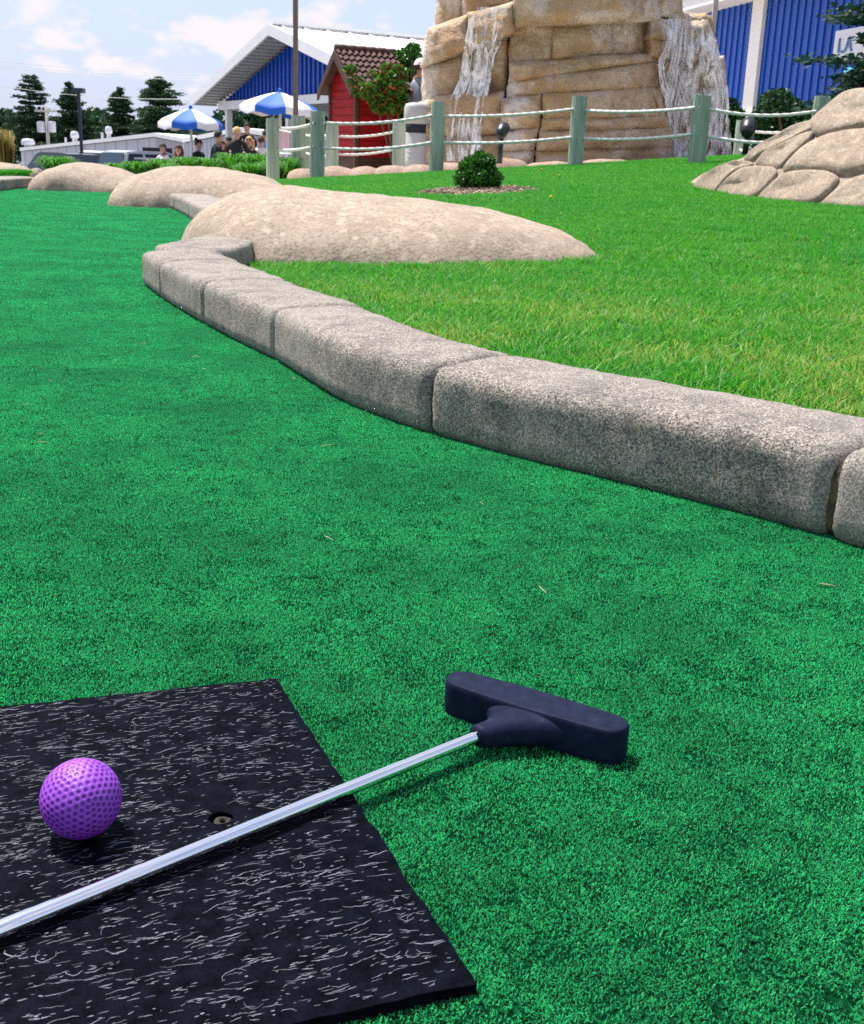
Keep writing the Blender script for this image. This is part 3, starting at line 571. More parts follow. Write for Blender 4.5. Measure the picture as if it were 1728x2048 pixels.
stones = [
    ([(1383, 376), (1400, 352), (1435, 333), (1470, 322), (1508, 324), (1512, 332), (1478, 336), (1450, 356), (1430, 384), (1405, 386)], .05),
    ([(1428, 388), (1448, 360), (1482, 337), (1520, 333), (1556, 338), (1558, 348), (1535, 372), (1508, 397), (1465, 396)], .07),
    ([(1508, 402), (1538, 370), (1562, 352), (1610, 345), (1652, 344), (1684, 354), (1680, 362), (1650, 392), (1628, 410), (1570, 410)], .08),
    ([(1634, 412), (1660, 388), (1688, 362), (1720, 350), (1775, 350), (1810, 370), (1800, 425), (1700, 420)], .08),
    ([(1508, 328), (1520, 310), (1560, 290), (1600, 270), (1632, 262), (1620, 282), (1585, 312), (1560, 336), (1535, 334)], .06),
    ([(1562, 344), (1568, 325), (1600, 295), (1640, 276), (1690, 264), (1750, 258), (1790, 290), (1770, 330), (1716, 346), (1690, 352), (1640, 342), (1600, 346)], .10),
    ([(1484, 318), (1506, 300), (1550, 272), (1590, 248), (1625, 240), (1632, 258), (1600, 268), (1560, 288), (1516, 312), (1500, 324)], .05),
    ([(1616, 258), (1612, 244), (1640, 222), (1665, 200), (1688, 184), (1728, 176), (1790, 178), (1810, 220), (1790, 250), (1700, 260), (1642, 274), (1628, 270)], .10),
    ([(1792, 292), (1800, 250), (1850, 240), (1930, 300), (1930, 430), (1815, 425), (1815, 360)], .08)]
for i, (poly, h) in enumerate(stones): pillow(poly, h, oc_, oc_surf, NR, i * 5.3, amp=0.014)
# packed core the boulders are set in
V = []; Fc = []
pxs = np.linspace(1392, 1935, 40); fr = np.linspace(0, 1, 16)
tops = np.interp(pxs, [1392, 1440, 1510, 1600, 1640, 1700, 1800, 1935], [376, 332, 302, 250, 226, 188, 186, 260])
for px, tp_ in zip(pxs, tops):
    yb_, Y = oc_base(px); row = [oc_surf(px, yb_ + (tp_ - yb_) * q) - NR * 0.012 for q in fr]
    tpz = row[-1]; g0 = lawn_z(tpz[0], tpz[1])
    row += [tpz + np.array([0.02, 0.25, -0.02]), tpz + np.array([0.05, 0.7, -0.25 * (tpz[2] - g0)]), np.array([tpz[0] + .1, tpz[1] + 1.3, g0 - .1])]
    row = [np.array([row[0][0], row[0][1], row[0][2] - .1])] + row; V += row
nr = len(fr) + 4
for i in range(len(pxs) - 1):
    for j in range(nr - 1): k = i * nr + j; Fc.append((k, k + 1, k + nr + 1, k + nr))
mb = MB().add(V, Fc); mb.f += [tuple(range(nr)), tuple(range((len(pxs) - 1) * nr, len(pxs) * nr))]; mb.mi += [0, 0]
mb.build('packing', 'boulder', oc_, True)

# ------------------------------------------------------------------ lawn grass, mulch bed, bush, flowers
bushp = L(957, 386); br = 0.17
def lawn_ok(x, y):
    if x < xb(y) + 0.09 + (0.10 if y < 3.2 else 0): return False
    if 3.55 < y < 5.0:
        P1 = A(372, 470, y)[0]; P2 = A(1195, 500, y)[0]
        u = (x - (P1 + P2) / 2) / ((P2 - P1) / 2)
        if abs(u) < 1 and 3.6 + .1 * abs(u) < y < 4.85 - 0.75 * max(0, u): return False
    if ((x - bushp[0]) / 0.44) ** 2 + ((y - bushp[1]) / 0.55) ** 2 < 1: return False
    return True
pts = []; scs = []
for (y0, y1, st) in ((0.6, 3.4, 0.075), (3.4, 7, 0.09), (7, 13.2, 0.105)):
    for y in np.arange(y0, y1, st):
        for x in np.arange(max(xb(y), -0.42 * y - .2), 0.40 * y + 0.35, st):
            xx, yy = x + random.uniform(-.03, .03), y + random.uniform(-.03, .03)
            if lawn_ok(xx, yy): pts.append((xx, yy, lawn_z(xx, yy) - 0.002)); scs.append(random.uniform(0.8, 1.1) * (1.0 if y < 7 else 1.15))
for i in range(420):
    q = A(random.uniform(-20, 50), random.uniform(345, 364), 13.0 + random.random()); pts.append((q[0], q[1], clamp(q[2], 0.0, .2))); scs.append(1.3)
scatter('lawn_grass', pts, RNG.uniform(0, 6.28, len(pts)), scs, gp, 'short green lawn grass with scattered straw coloured blades', 'grass')
# mulch bed
bed = thing('mulch_bed', bushp, 'oval patch of brown wood chips round the small bush on the lawn', 'mulch')
mb = MB(); V = [(bushp[0], bushp[1], lawn_z(bushp[0], bushp[1]) + 0.035)]
for rr in (0.35, 0.7, 1.0):
    for j in range(28):
        a = j * 2 * math.pi / 28; k = 1 + 0.08 * noise.noise(Vector((math.cos(a) * 2, math.sin(a) * 2, 4)))
        x = bushp[0] + 0.47 * rr * k * math.cos(a); y = bushp[1] + 0.56 * rr * k * math.sin(a); V.append((x, y, lawn_z(x, y) + (0.03 * (1 - rr * rr) + 0.004 if rr < 1 else -0.02)))
Fc = [(0, 1 + j, 1 + (j + 1) % 28) for j in range(28)] + [(1 + r * 28 + j, 1 + (r + 1) * 28 + j, 1 + (r + 1) * 28 + (j + 1) % 28, 1 + r * 28 + (j + 1) % 28) for r in (0, 1) for j in range(28)]
mb.add(V, Fc); mb.build('soil', 'mulch', bed, True)
mb = MB()
for i in range(900):
    a = random.uniform(0, 6.283); r = math.sqrt(random.random()); x = bushp[0] + 0.47 * r * math.cos(a); y = bushp[1] + .56 * r * math.sin(a)
    z = lawn_z(x, y) + 0.03 * (1 - r * r) + 0.012; b1 = random.uniform(0, 6.283); ex = np.array([math.cos(b1), math.sin(b1), random.uniform(-.4, .4)]); ex /= np.linalg.norm(ex); ey = np.cross(ex, (0, 0, 1)); ey /= np.linalg.norm(ey)
    mb.box((x, y, z), (random.uniform(.015, .045), random.uniform(.006, .014), .004), (ex, ey, np.cross(ex, ey)))
tag(mb.build('wood_chips', 'mulch', bed), None, None, None, 'stuff')
bush = thing('bush', (bushp[0], bushp[1], lawn_z(bushp[0], bushp[1])), 'small dense leafy green bush growing in the mulch bed on the lawn', 'bush')
bz = lawn_z(bushp[0], bushp[1]); c = np.array([bushp[0], bushp[1], bz])
pt = np.concatenate([ell_points(c + np.array(o_) , r_, n_) for o_, r_, n_ in [((0, 0, .10), (.165, .16, .10), 1500), ((-.02, 0, .17), (.13, .12, .09), 1000), ((.03, -.02, .21), (.09, .09, .06), 420), ((-.005, 0, .265), (.035, .03, .03), 60), ((-.10, -.03, .10), (.08, .08, .08), 300), ((.09, -.05, .10), (.08, .08, .07), 300)]])
pt = pt[pt[:, 2] > bz]; V, Fc, tn = leaves(pt, 0.034, 1.7); npmesh('foliage', V, Fc, 'leafbush', {'tint': tn}, bush)
mb = MB()
for i in range(7): a = i * .9; mb.tube([c + (0, 0, -.02), c + np.array([.03 * math.cos(a), .03 * math.sin(a), .08]), c + np.array([.09 * math.cos(a), .09 * math.sin(a), .18])], [.006, .005, .003], 6)
mb.build('stem', 'bark', bush)
for i, (px, py, s) in enumerate([(1101, 411, .022), (1118, 363, .020), (1083, 349, .02)]):
    g = L(px, py); g[2] = lawn_z(g[0], g[1]); o_ = thing('dandelion', g, ['yellow dandelion head on the lawn right of the mulch bed, brightest one', 'pale yellow dandelion head on the lawn above the brightest one', 'tiny pale dandelion head on the lawn, farthest from the kerb'][i], 'flower', 'dandelions on the lawn')
    MB().tube([g + (0, 0, -.01), g + (0, 0, .045)], .0015, 5).build('stem', 'ograss' if False else 'leafbush', o_)
    mb = MB()
    for k in range(14):
        a = k * 2.4; r = s * (.4 + .6 * (k % 3) / 2); d = np.array([math.cos(a), math.sin(a), .25]); sd = np.array([-math.sin(a), math.cos(a), 0]) * s * .22
        p = g + np.array([0, 0, .046]); mb.add([p - sd * .3, p + d * r * .6 - sd, p + d * r, p + d * r * .6 + sd], [(0, 1, 2, 3)])
    mb.ball(g + np.array([0, 0, .048]), s * .35, 8, 4).build('petals', 'yellow', o_)

# ------------------------------------------------------------------ foreground: rubber mat, ball, putter
MT = 0.0068
a0 = G(552, 1357, MT); b0 = G(952, 1966, MT); eu = b0 - a0; ln_ = np.linalg.norm(eu); eu /= ln_
l0 = G(0, 1413, MT); ev = l0 - a0; ev /= np.linalg.norm(ev); ev2 = ev - eu * (ev @ eu) * 0.35; ev = ev2 / np.linalg.norm(ev2)
b1v = G(560, 2052, MT) - b0; b1v /= np.linalg.norm(b1v)
WD = 0.42
corner = [a0, b0, b0 + b1v * WD, a0 + (l0 - a0) / np.linalg.norm(l0 - a0) * WD]
hp = G(441, 1636, MT); hr = 0.0062
def edge_pts(p, q, n, amp=0.0012):
    out = []
    for i in range(n): u = i / n; r = p + (q - p) * u; k = np.cross(q - p, (0, 0, 1)); k /= np.linalg.norm(k); out.append(r + k * amp * noise.fractal(Vector(r) * 70, 1, 2, 3))
    return out
ring = []
for i in range(4): ring += edge_pts(corner[i], corner[(i + 1) % 4], 60)
hole = [hp + np.array([math.cos(a) * hr * 1.05, math.sin(a) * hr * .95, 0]) * (1 + .12 * noise.noise(Vector((math.cos(a), math.sin(a), 2)))) for a in np.linspace(0, 2 * math.pi, 28, endpoint=False)]
tris = tessellate_polygon([[Vector(q) for q in ring], [Vector(q) for q in hole]])
allp = ring + hole; n1 = len(ring); n2 = len(hole); N = len(allp)
V = [tuple(q) for q in allp] + [(q[0], q[1], 0.0015) for q in allp]
Fc = [tuple(q) for q in tris] + [tuple(i + N for i in q[::-1]) for q in tris]
Fc += [(i, (i + 1) % n1, (i + 1) % n1 + N, i + N) for i in range(n1)] + [(n1 + i, n1 + (i + 1) % n2, n1 + (i + 1) % n2 + N, n1 + i + N) for i in range(n2)]
tee = MB().add(V, Fc).build('tee_mat', 'mat')
# put the mat's own frame along its grain
ang = math.atan2(-ev[1], -ev[0]) + 0.05
def reframe(o, origin, rz):
    Mx = Matrix.Translation(Vector(origin)) @ Matrix.Rotation(rz, 4, 'Z'); o.data.transform(Mx.inverted()); o.matrix_world = Mx; o.location = origin; o.rotation_euler = (0, 0, rz)
reframe(tee, tuple(map(float, a0)), ang)
rngf = np.random.default_rng(77); V = []; Fc = []; gx_ = np.array([math.cos(ang), math.sin(ang), 0]); gy_ = np.array([-math.sin(ang), math.cos(ang), 0])
eU, eV = corner[1] - corner[0], corner[3] - corner[0]
cnt = 0
while cnt < 5600:
    u, v_ = rngf.random(2); p = corner[0] + eU * u + eV * v_ * 0.98
    if u < .006 or u > .992 or v_ < .008 or np.linalg.norm((p - hp)[:2]) < hr * 1.3: continue
    dn = noise.fractal(Vector((p[0] * 22, p[1] * 55, 3)), 1, 2, 3)
    if rngf.random() > 0.5 + 0.7 * dn: continue
    cnt += 1
    ln_f = rngf.gamma(1.7, .0013) + .0004; wf = rngf.uniform(.00008, .00021) * (1.5 if rngf.random() < .1 else 1); th = rngf.normal() * .16 + .12 * noise.noise(Vector(p) * 18); cur = rngf.normal() * 30 + (rngf.choice([-1, 1]) * rngf.uniform(120, 320) if rngf.random() < .14 else 0)
    if rngf.random() < .16: ln_f = .0009; wf *= 1.5
    q = p - (gx_ * math.cos(th) + gy_ * math.sin(th)) * ln_f; k0 = len(V); ns_ = 6
    for i in range(ns_ + 1):
        a_ = th + cur * (i / ns_ - .5) * ln_f * 2 + .25 * math.sin(i * 2.1 + cnt); dd_ = gx_ * math.cos(a_) + gy_ * math.sin(a_); nn_ = -gx_ * math.sin(a_) + gy_ * math.cos(a_)
        w_f = wf * (.35 + math.sin(math.pi * (i + .4) / (ns_ + .8))) * rngf.uniform(.6, 1.3)
        V += [tuple(q + nn_ * w_f + np.array([0, 0, .00012])), tuple(q - nn_ * w_f + np.array([0, 0, .00012]))]; q = q + dd_ * (2 * ln_f / ns_)
        if i: Fc.append((k0 + 2 * i - 2, k0 + 2 * i, k0 + 2 * i + 1, k0 + 2 * i - 1))
fm = bpy.data.meshes.new('flecks'); fm.from_pydata(V, [], Fc); fm.materials.append(M['fleck']); fm.transform(tee.matrix_world.inverted()); fo = bpy.data.objects.new('flecks', fm); link(fo, tee); tag(fo, None, None, None, 'stuff')
tag(tee, 'black rubber tee mat with white streaky flecks and a small hole', 'mat')
w_ = thing('washer', (hp[0], hp[1], 0.0035), 'small brass grommet sitting in the hole of the black mat', 'grommet')
MB().lathe((hp[0] + .001, hp[1] + .001, 0.0032), [(.0022, 0), (.0048, 0), (.0048, .0012), (.0022, .0014), (.0021, 0)], 20).build('ring', 'mortar', w_, True)

# ball
bc = G(162, 1597, MT + 0.0206); BR = 0.0206
def geodesic(f):
    ph = (1 + 5 ** .5) / 2
    P = np.array([(-1, ph, 0), (1, ph, 0), (-1, -ph, 0), (1, -ph, 0), (0, -1, ph), (0, 1, ph), (0, -1, -ph), (0, 1, -ph), (ph, 0, -1), (ph, 0, 1), (-ph, 0, -1), (-ph, 0, 1)], float)
    T = [(0, 11, 5), (0, 5, 1), (0, 1, 7), (0, 7, 10), (0, 10, 11), (1, 5, 9), (5, 11, 4), (11, 10, 2), (10, 7, 6), (7, 1, 8), (3, 9, 4), (3, 4, 2), (3, 2, 6), (3, 6, 8), (3, 8, 9), (4, 9, 5), (2, 4, 11), (6, 2, 10), (8, 6, 7), (9, 8, 1)]
    out = {}
    for a, b_, c_ in T:
        for i in range(f + 1):
            for j in range(f + 1 - i):
                v = P[a] * i + P[b_] * j + P[c_] * (f - i - j); v /= np.linalg.norm(v); out[tuple(np.round(v, 5))] = v
    return np.array(list(out.values()))
bm = bmesh.new(); bmesh.ops.create_icosphere(bm, subdivisions=7, radius=1.0); me = bpy.data.meshes.new('golf_ball'); bm.to_mesh(me); bm.free()
Vb = np.empty(len(me.vertices) * 3); me.vertices.foreach_get('co', Vb); Vb = Vb.reshape(-1, 3); Vb /= np.linalg.norm(Vb, axis=1)[:, None]
D = geodesic(7); rm = np.array(Matrix.Rotation(0.5, 3, 'X') @ Matrix.Rotation(0.7, 3, 'Y')); D = D @ rm.T
best = np.full(len(Vb), -1.0)
for k in range(0, len(D), 64): best = np.maximum(best, (Vb @ D[k:k + 64].T).max(1))
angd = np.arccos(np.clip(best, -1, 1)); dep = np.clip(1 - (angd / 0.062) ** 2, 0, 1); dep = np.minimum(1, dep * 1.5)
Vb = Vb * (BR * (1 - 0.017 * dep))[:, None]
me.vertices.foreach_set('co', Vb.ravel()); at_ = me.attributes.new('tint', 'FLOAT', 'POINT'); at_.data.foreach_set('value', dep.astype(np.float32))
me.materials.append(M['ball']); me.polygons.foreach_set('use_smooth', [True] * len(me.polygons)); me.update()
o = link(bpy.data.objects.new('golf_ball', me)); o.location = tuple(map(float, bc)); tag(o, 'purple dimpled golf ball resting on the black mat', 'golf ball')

# putter
HT = 0.0245
pl = G(912, 1352, HT); pr = G(1238, 1449, HT)
hx = pr - pl; hl = np.linalg.norm(hx[:2]); hx /= np.linalg.norm(hx); hy = np.array([-hx[1], hx[0], 0]); hy /= np.linalg.norm(hy)
fwd = -hy                                             # towards the shaft
put = thing('putter', ((pl + pr) / 2 * np.array([1, 1, 0])), 'two way putter with black rubber head and chrome shaft lying across the mat', 'putter')
mid = (pl + pr) / 2
Hl = hl / 2 + 0.006; Hw = 0.0125
def stad(n=14, l=Hl, wq=Hw):
    out = []
    for i in range(n + 1): a = -math.pi / 2 + math.pi * i / n; out.append((l - wq * 1.0 + wq * 1.0 * math.cos(a), wq * math.sin(a)))
    for i in range(9): u = (i + 1) / 10; out.append(((l - wq) * (1 - 2 * u), wq + 0.0020 * math.sin(math.pi * u)))
    for i in range(n + 1): a = math.pi / 2 + math.pi * i / n; out.append((-l + wq + wq * math.cos(a), wq * math.sin(a)))
    for i in range(9): u = (i + 1) / 10; out.append((-(l - wq) * (1 - 2 * u), -wq - 0.0020 * math.sin(math.pi * u)))
    return out
O = stad(); V = []; zs = [(0.0008, .90), (0.0025, .97), (0.006, 1.0), (HT - .0042, 1.0), (HT - .0022, .985), (HT - .0009, .955), (HT - .0001, .91), (HT, .86)]
ctr = np.array([mid[0], mid[1], 0]) - fwd * 0.0
for z, s in zs:
    for (a, b_) in O:
        k = 1 - (1 - s) * Hw / max(Hw, math.hypot(a * 0, Hw)); sa = (abs(a) - Hw * (1 - s)) / max(abs(a), 1e-6) if abs(a) > 1e-6 else 1
        V.append(ctr + hx * a * max(sa, 0) - fwd * b_ * s + np.array([0, 0, z]))
n = len(O); Fc = [(k * n + j, k * n + (j + 1) % n, (k + 1) * n + (j + 1) % n, (k + 1) * n + j) for k in range(len(zs) - 1) for j in range(n)]
mb = MB().add(V, Fc); mb.f += [tuple(range(n - 1, -1, -1)), tuple(range((len(zs) - 1) * n, len(zs) * n))]; mb.mi += [0, 0]
head = mb.build('head', 'rubber', put, True)
# shaft line and flared neck
s0 = G(952, 1474, 0.0130); s1 = G(0, 1860, 0.0124); sd = s1 - s0; sd /= np.linalg.norm(sd)
neck = []
top0 = ctr + fwd * (Hw - .004) + hx * (0.003) + np.array([0, 0, 0.0122])
npts = 22
for i in range(npts):
    u = i / (npts - 1); p = (1 - u) ** 2 * top0 + 2 * u * (1 - u) * (top0 * .45 + s0 * .55 + fwd * .004) + u * u * (s0 - sd * 0.0)
    wx = 0.0078 + 0.0270 * (1 - u) ** 2.7; wz = 0.0072 + 0.0040 * (1 - u) ** 1.3
    if i >= npts - 2: wx *= (.95 if i == npts - 2 else .80); wz *= (.95 if i == npts - 2 else .80)
    tdir = fwd * (1 - u) + sd * u; sx = np.cross(tdir, (0, 0, 1)); sx /= np.linalg.norm(sx)
    sx = hx * (1 - u) + (sx if sx @ hx > 0 else -sx) * u; sx /= np.linalg.norm(sx)
    for j in range(24):
        a = j * 2 * math.pi / 24; ca, sa = math.cos(a), math.sin(a)
        neck.append(p + sx * wx * math.copysign(abs(ca) ** .85, ca) + np.array([0, 0, 1]) * wz * math.copysign(abs(sa) ** .85, sa))
Fc = [(k * 24 + j, k * 24 + (j + 1) % 24, (k + 1) * 24 + (j + 1) % 24, (k + 1) * 24 + j) for k in range(npts - 1) for j in range(24)]
mb = MB().add(neck, Fc); mb.f += [tuple(range(23, -1, -1)), tuple(range((npts - 1) * 24, npts * 24))]; mb.mi += [0, 0]
mb.build('neck', 'rubber', put, True)
# stepped chrome tube
steps = [G(800, 1531, .0129), G(640, 1598, .0128), G(283, 1744, .0126), G(64, 1836, .0125)]
ds = [0] + [float((q - s0) @ sd) for q in steps] + [float((s1 - s0) @ sd) + 0.22]
rs = [.0038, .0040, .0042, .0044, .0046]
P = []; R = []
P.append(s0 - sd * 0.012); R.append(.0042)
for i in range(5):
    P += [s0 + sd * (ds[i] + .0012), s0 + sd * (ds[i + 1] - .0012)]; R += [rs[i], rs[i]]
mb = MB().tube(P, R, 28); mb.build('shaft', 'chrome', put, True)
ge = s0 + sd * ds[-1]; MB().tube([ge - sd * .01, ge, ge + sd * .02, ge + sd * .25, ge + sd * .262], [.006, .0085, .0092, .0125, .010], 20).build('grip', 'rubber', put, True)

mb = MB()
for i in range(18):
    y = random.uniform(.6, 2.2); x = random.uniform(-.38 * y, min(xb(y) - .03, .38 * y)); a = random.uniform(0, 6.28); l_ = random.uniform(.003, .009); d = np.array([math.cos(a), math.sin(a), 0]); p = np.array([x, y, 0.0038])
    if (x < .05 and y < .75): continue
    mb.tube([p - d * l_, p + np.array([-d[1], d[0], 0]) * l_ * .2 + np.array([0, 0, .0012]), p + d * l_], [.0002, .0004, .0002], 4)
M['straw'] = pm('dry_clipping', (.42, .40, .22), .8, .3, 200)
tag(mb.build('grass_clippings', 'straw'), 'scattered pale dry grass clippings on the putting turf', 'clippings', None, 'stuff')

# ------------------------------------------------------------------ rope fences
def post(parent, base, top, r, seed):
    n = 14; V = []; zs = np.linspace(0, 1, 9); base = np.array(base); top = np.array(top)
    for u in zs:
        for j in range(n):
            a = j * 2 * math.pi / n; k = r * (1 + .06 * noise.noise(Vector((math.cos(a) * 1.3, math.sin(a) * 1.3, u * 2 + seed))) - (.05 if u == 1 else 0)); p = base + (top - base) * u
            V.append((p[0] + k * math.cos(a), p[1] + k * math.sin(a), p[2] + (0.012 * noise.noise(Vector((math.cos(a), math.sin(a), seed))) if u == 1 else 0)))
    Fc = [(i * n + j, i * n + (j + 1) % n, (i + 1) * n + (j + 1) % n, (i + 1) * n + j) for i in range(8) for j in range(n)]
    mb = MB().add(V, Fc); mb.f += [tuple(range(8 * n, 9 * n))]; mb.mi += [0]
    return mb.build('post', 'post', parent, False)
def rope(parent, p, q, sag, r=0.017, tw=0.09):
    p, q = np.array(p), np.array(q); Ln = np.linalg.norm(q - p); ns = max(12, int(Ln / (tw / 4))); n = 9; V = []
    d = (q - p) / Ln; sx = np.cross(d, (0, 0, 1)); sx /= np.linalg.norm(sx); up = np.cross(sx, d)
    for i in range(ns + 1):
        u = i / ns; c = p + (q - p) * u - np.array([0, 0, sag * 4 * u * (1 - u)])
        for j in range(n):
            a = j * 2 * math.pi / n; rr = r * (0.92 + 0.13 * math.cos(3 * (a - u * Ln / tw * 2.1))); V.append(c + sx * rr * math.cos(a) + up * rr * math.sin(a))
    Fc = [(i * n + j, i * n + (j + 1) % n, (i + 1) * n + (j + 1) % n, (i + 1) * n + j) for i in range(ns) for j in range(n)]
    return MB().add(V, Fc).build('rope', 'rope', parent, True)
front = [(546, 357, 237, 13.9, .078), (634, 353, 222, 13.1, .082), (872, 347, 205, 12.9, .080), (1150, 338, 193, 12.5, .082), (1393, 322, 190, 11.6, .088), (1632, 300, 193, 11.4, .078)]
fe = thing('rope_fence', A(872, 347, 12.9), 'green stained timber posts with two white ropes along the top of the lawn', 'fence')
pp = []
for i, (px, yb, yt, Y, r) in enumerate(front):
    bse = A(px, yb, Y); tpq = A(px + (yb - yt) * 0.00012 * (px - 598), yt, Y); bse[2] -= .25; tpq[0] = bse[0]; post(fe, bse, tpq, r, i * 3.1); pp.append((bse[0], Y, tpq[2]))
rope_y = [((565, 256), (625, 247), (557, 299), (625, 293)), ((645, 244), (862, 230), (645, 294), (860, 284)), ((884, 231), (1142, 218), (886, 284), (1140, 274)), ((1170, 220), (1390, 214), (1165, 276), (1386, 267)), ((1415, 214), (1625, 221), (1410, 268), (1622, 276))]
for i, (a, b_, c_, d) in enumerate(rope_y):
    for s, e in ((a, b_), (c_, d)):
        p = A(*s, front[i][3] - .03); q = A(*e, front[i + 1][3] - .03); dr = (q - p) / np.linalg.norm(q - p)
        rope(fe, p - dr * .06, q + dr * .06, [.02, .045, .03, .03, .06][i])
rear = [(597, 232, 332, 16.2, .10), (607, 252, 332, 17.5, .09), (664, 250, 332, 15.8, .085), (797, 245, 332, 15.6, .085), ]
fr_ = thing('rope_fence', A(700, 330, 15.8), 'farther rope fence with weathered posts in front of the red shed', 'fence')
for i, (px, yt, yb, Y, r) in enumerate(rear): b_ = A(px, yb, Y); t_ = A(px, yt, Y); t_[0] = b_[0]; b_[2] -= .3; post(fr_, b_, t_, r, 40 + i)
for (s, e, Y0, Y1, sg) in [((552, 258), (592, 266), 16.6, 16.2, .01), ((550, 304), (592, 306), 16.6, 16.2, .02), ((612, 270), (658, 272), 17.3, 15.8, .02), ((612, 306), (658, 312), 17.3, 15.8, .02), ((672, 272), (792, 263), 15.8, 15.6, .03), ((672, 308), (792, 298), 15.8, 15.6, .03)]:
    rope(fr_, A(*s, Y0), A(*e, Y1), sg, .016)
f3 = thing('rope_fence', A(1478, 325, 14.6), 'end post and ropes of the fence beside the wide waterfall', 'fence')
b_ = A(1476, 326, 14.6); t_ = A(1478, 241, 14.6); t_[0] = b_[0]; b_[2] -= .2; post(f3, b_, t_, .075, 60)
for s, e in (((1482, 259), (1580, 264)), ((1480, 299), (1500, 299))): rope(f3, A(*s, 14.5), A(*e, 14.2), .02, .016)

# ------------------------------------------------------------------ row of edging stones behind the fence
eds = [(578, 640, 336, 358, 14.6), (634, 706, 331, 357, 14.6), (700, 760, 332, 356, 14.4), (752, 812, 331, 354, 14.3), (806, 872, 329, 352, 14.2), (866, 935, 324, 350, 14.1), (925, 1056, 314, 346, 14.1), (1050, 1160, 323, 342, 13.9), (1150, 1265, 317, 340, 13.8), (1440, 1500, 325, 336, 14.2)]
names = ['leftmost', 'second', 'third', 'fourth', 'fifth', 'sixth', 'seventh', 'eighth', 'ninth', 'last']
for i, (x0, x1, yt, yb, Y) in enumerate(eds):
    x0 -= 6; x1 += 6; yb += 8
    zb = A((x0 + x1) / 2, yb, Y)[2] - .1; w = x1 - x0
    ridge_boulder('edging_stone', [(x0, yb, Y, Y - .03, Y + .05, zb), (x0 + w * .07, yt + (yb - yt) * .22, Y, Y - .22, Y + .4, zb), (x0 + w * .3, yt + 1, Y, Y - .3, Y + .5, zb), (x0 + w * .6, yt, Y, Y - .3, Y + .5, zb), (x0 + w * .93, yt + (yb - yt) * .18, Y, Y - .22, Y + .4, zb), (x1 + 3, yb, Y, Y - .03, Y + .05, zb)], names[i] + ' pink edging stone behind the rope fence, counted from the shed end', 'pink edging stones behind the fence', 50 + i * 2.1, 'edging', 26, 16, .014, cat='stone')

# ------------------------------------------------------------------ waterfall tower
TXC, TYC = A(1090, 200, 16.2)[0], 17.9
def tower_y(x): return TYC - 1.75 * math.sqrt(max(0.10, 1 - ((x - TXC) / 2.15) ** 2))
def TS(px, py, off=0.0):
    Y = 16.4
    for _ in range(4): Y = tower_y(A(px, py, Y)[0])
    return A(px, py, Y + off)
tower = thing('waterfall_rock', (TXC, TYC, lawn_z(TXC, 13)), 'tall artificial sandstone rock tower of stacked ochre blocks', 'rock tower')
def block(quad, off, seed, rnd=0.09, thick=0.55, nu=34, nv=22, amp=0.10, mat='sand'):
    rnd *= 1.25
    TL, TR, BR_, BL = [np.array(q, float) for q in quad]; V = []; Fc = []; cq = (TL + TR + BR_ + BL) / 4
    TL, TR, BR_, BL = [q + np.sign(q - cq) * 2.6 for q in (TL, TR, BR_, BL)]
    sx = 16.2 / F
    wpx = np.linalg.norm(TR - TL) * sx; hpx = np.linalg.norm(BL - TL) * sx
    for j in range(nv + 1):
        # denser near edges
        v = .5 - .5 * math.cos(math.pi * j / nv)
        for i in range(nu + 1):
            u = .5 - .5 * math.cos(math.pi * i / nu)
            wob = np.array([noise.noise(Vector((v * 3, seed, 1.3))) * (1 if i in (0, nu) else .6), noise.noise(Vector((u * 3, seed, 7.7)))]) * 4.5
            q = (TL * (1 - u) + TR * u) * (1 - v) + (BL * (1 - u) + BR_ * u) * v + wob
            e = min(u * wpx, (1 - u) * wpx, v * hpx, (1 - v) * hpx); k = 1 - min(e, rnd) / rnd
            push = rnd * (1 - math.sqrt(max(0, 1 - k * k)))
            p0 = TS(q[0], q[1]); f = noise.fractal(Vector((p0[0] * 1.1, p0[1], p0[2] * 1.8)) * 1.5 + Vector((seed, 0, 0)), 1, 2, 5) * amp
            V.append(TS(q[0], q[1], off + push - f * (1 - k * .6) - .07 * (1 - (2 * u - 1) ** 4) * (1 - (2 * v - 1) ** 2)))
    for j in range(nv):
        for i in range(nu): k = j * (nu + 1) + i; Fc.append((k, k + 1, k + nu + 2, k + nu + 1))
    # back sheet
    b0_ = len(V); c = np.mean(V, axis=0)
    bord = [j * 0 + i for i in range(nu + 1)] + [j * (nu + 1) + nu for j in range(1, nv + 1)] + [nv * (nu + 1) + i for i in range(nu - 1, -1, -1)] + [j * (nu + 1) for j in range(nv - 1, 0, -1)]
    for q in bord: p = np.array(V[q]); V.append(p + np.array([(TXC - p[0]) * .12, thick, 0]))
    nb = len(bord)
    for q in range(nb): Fc.append((bord[q], bord[(q + 1) % nb], b0_ + (q + 1) % nb, b0_ + q))
    mb = MB().add(V, Fc); mb.f.append(tuple(range(b0_, b0_ + nb))); mb.mi.append(0)
    return mb.build('stone', mat, tower, True)
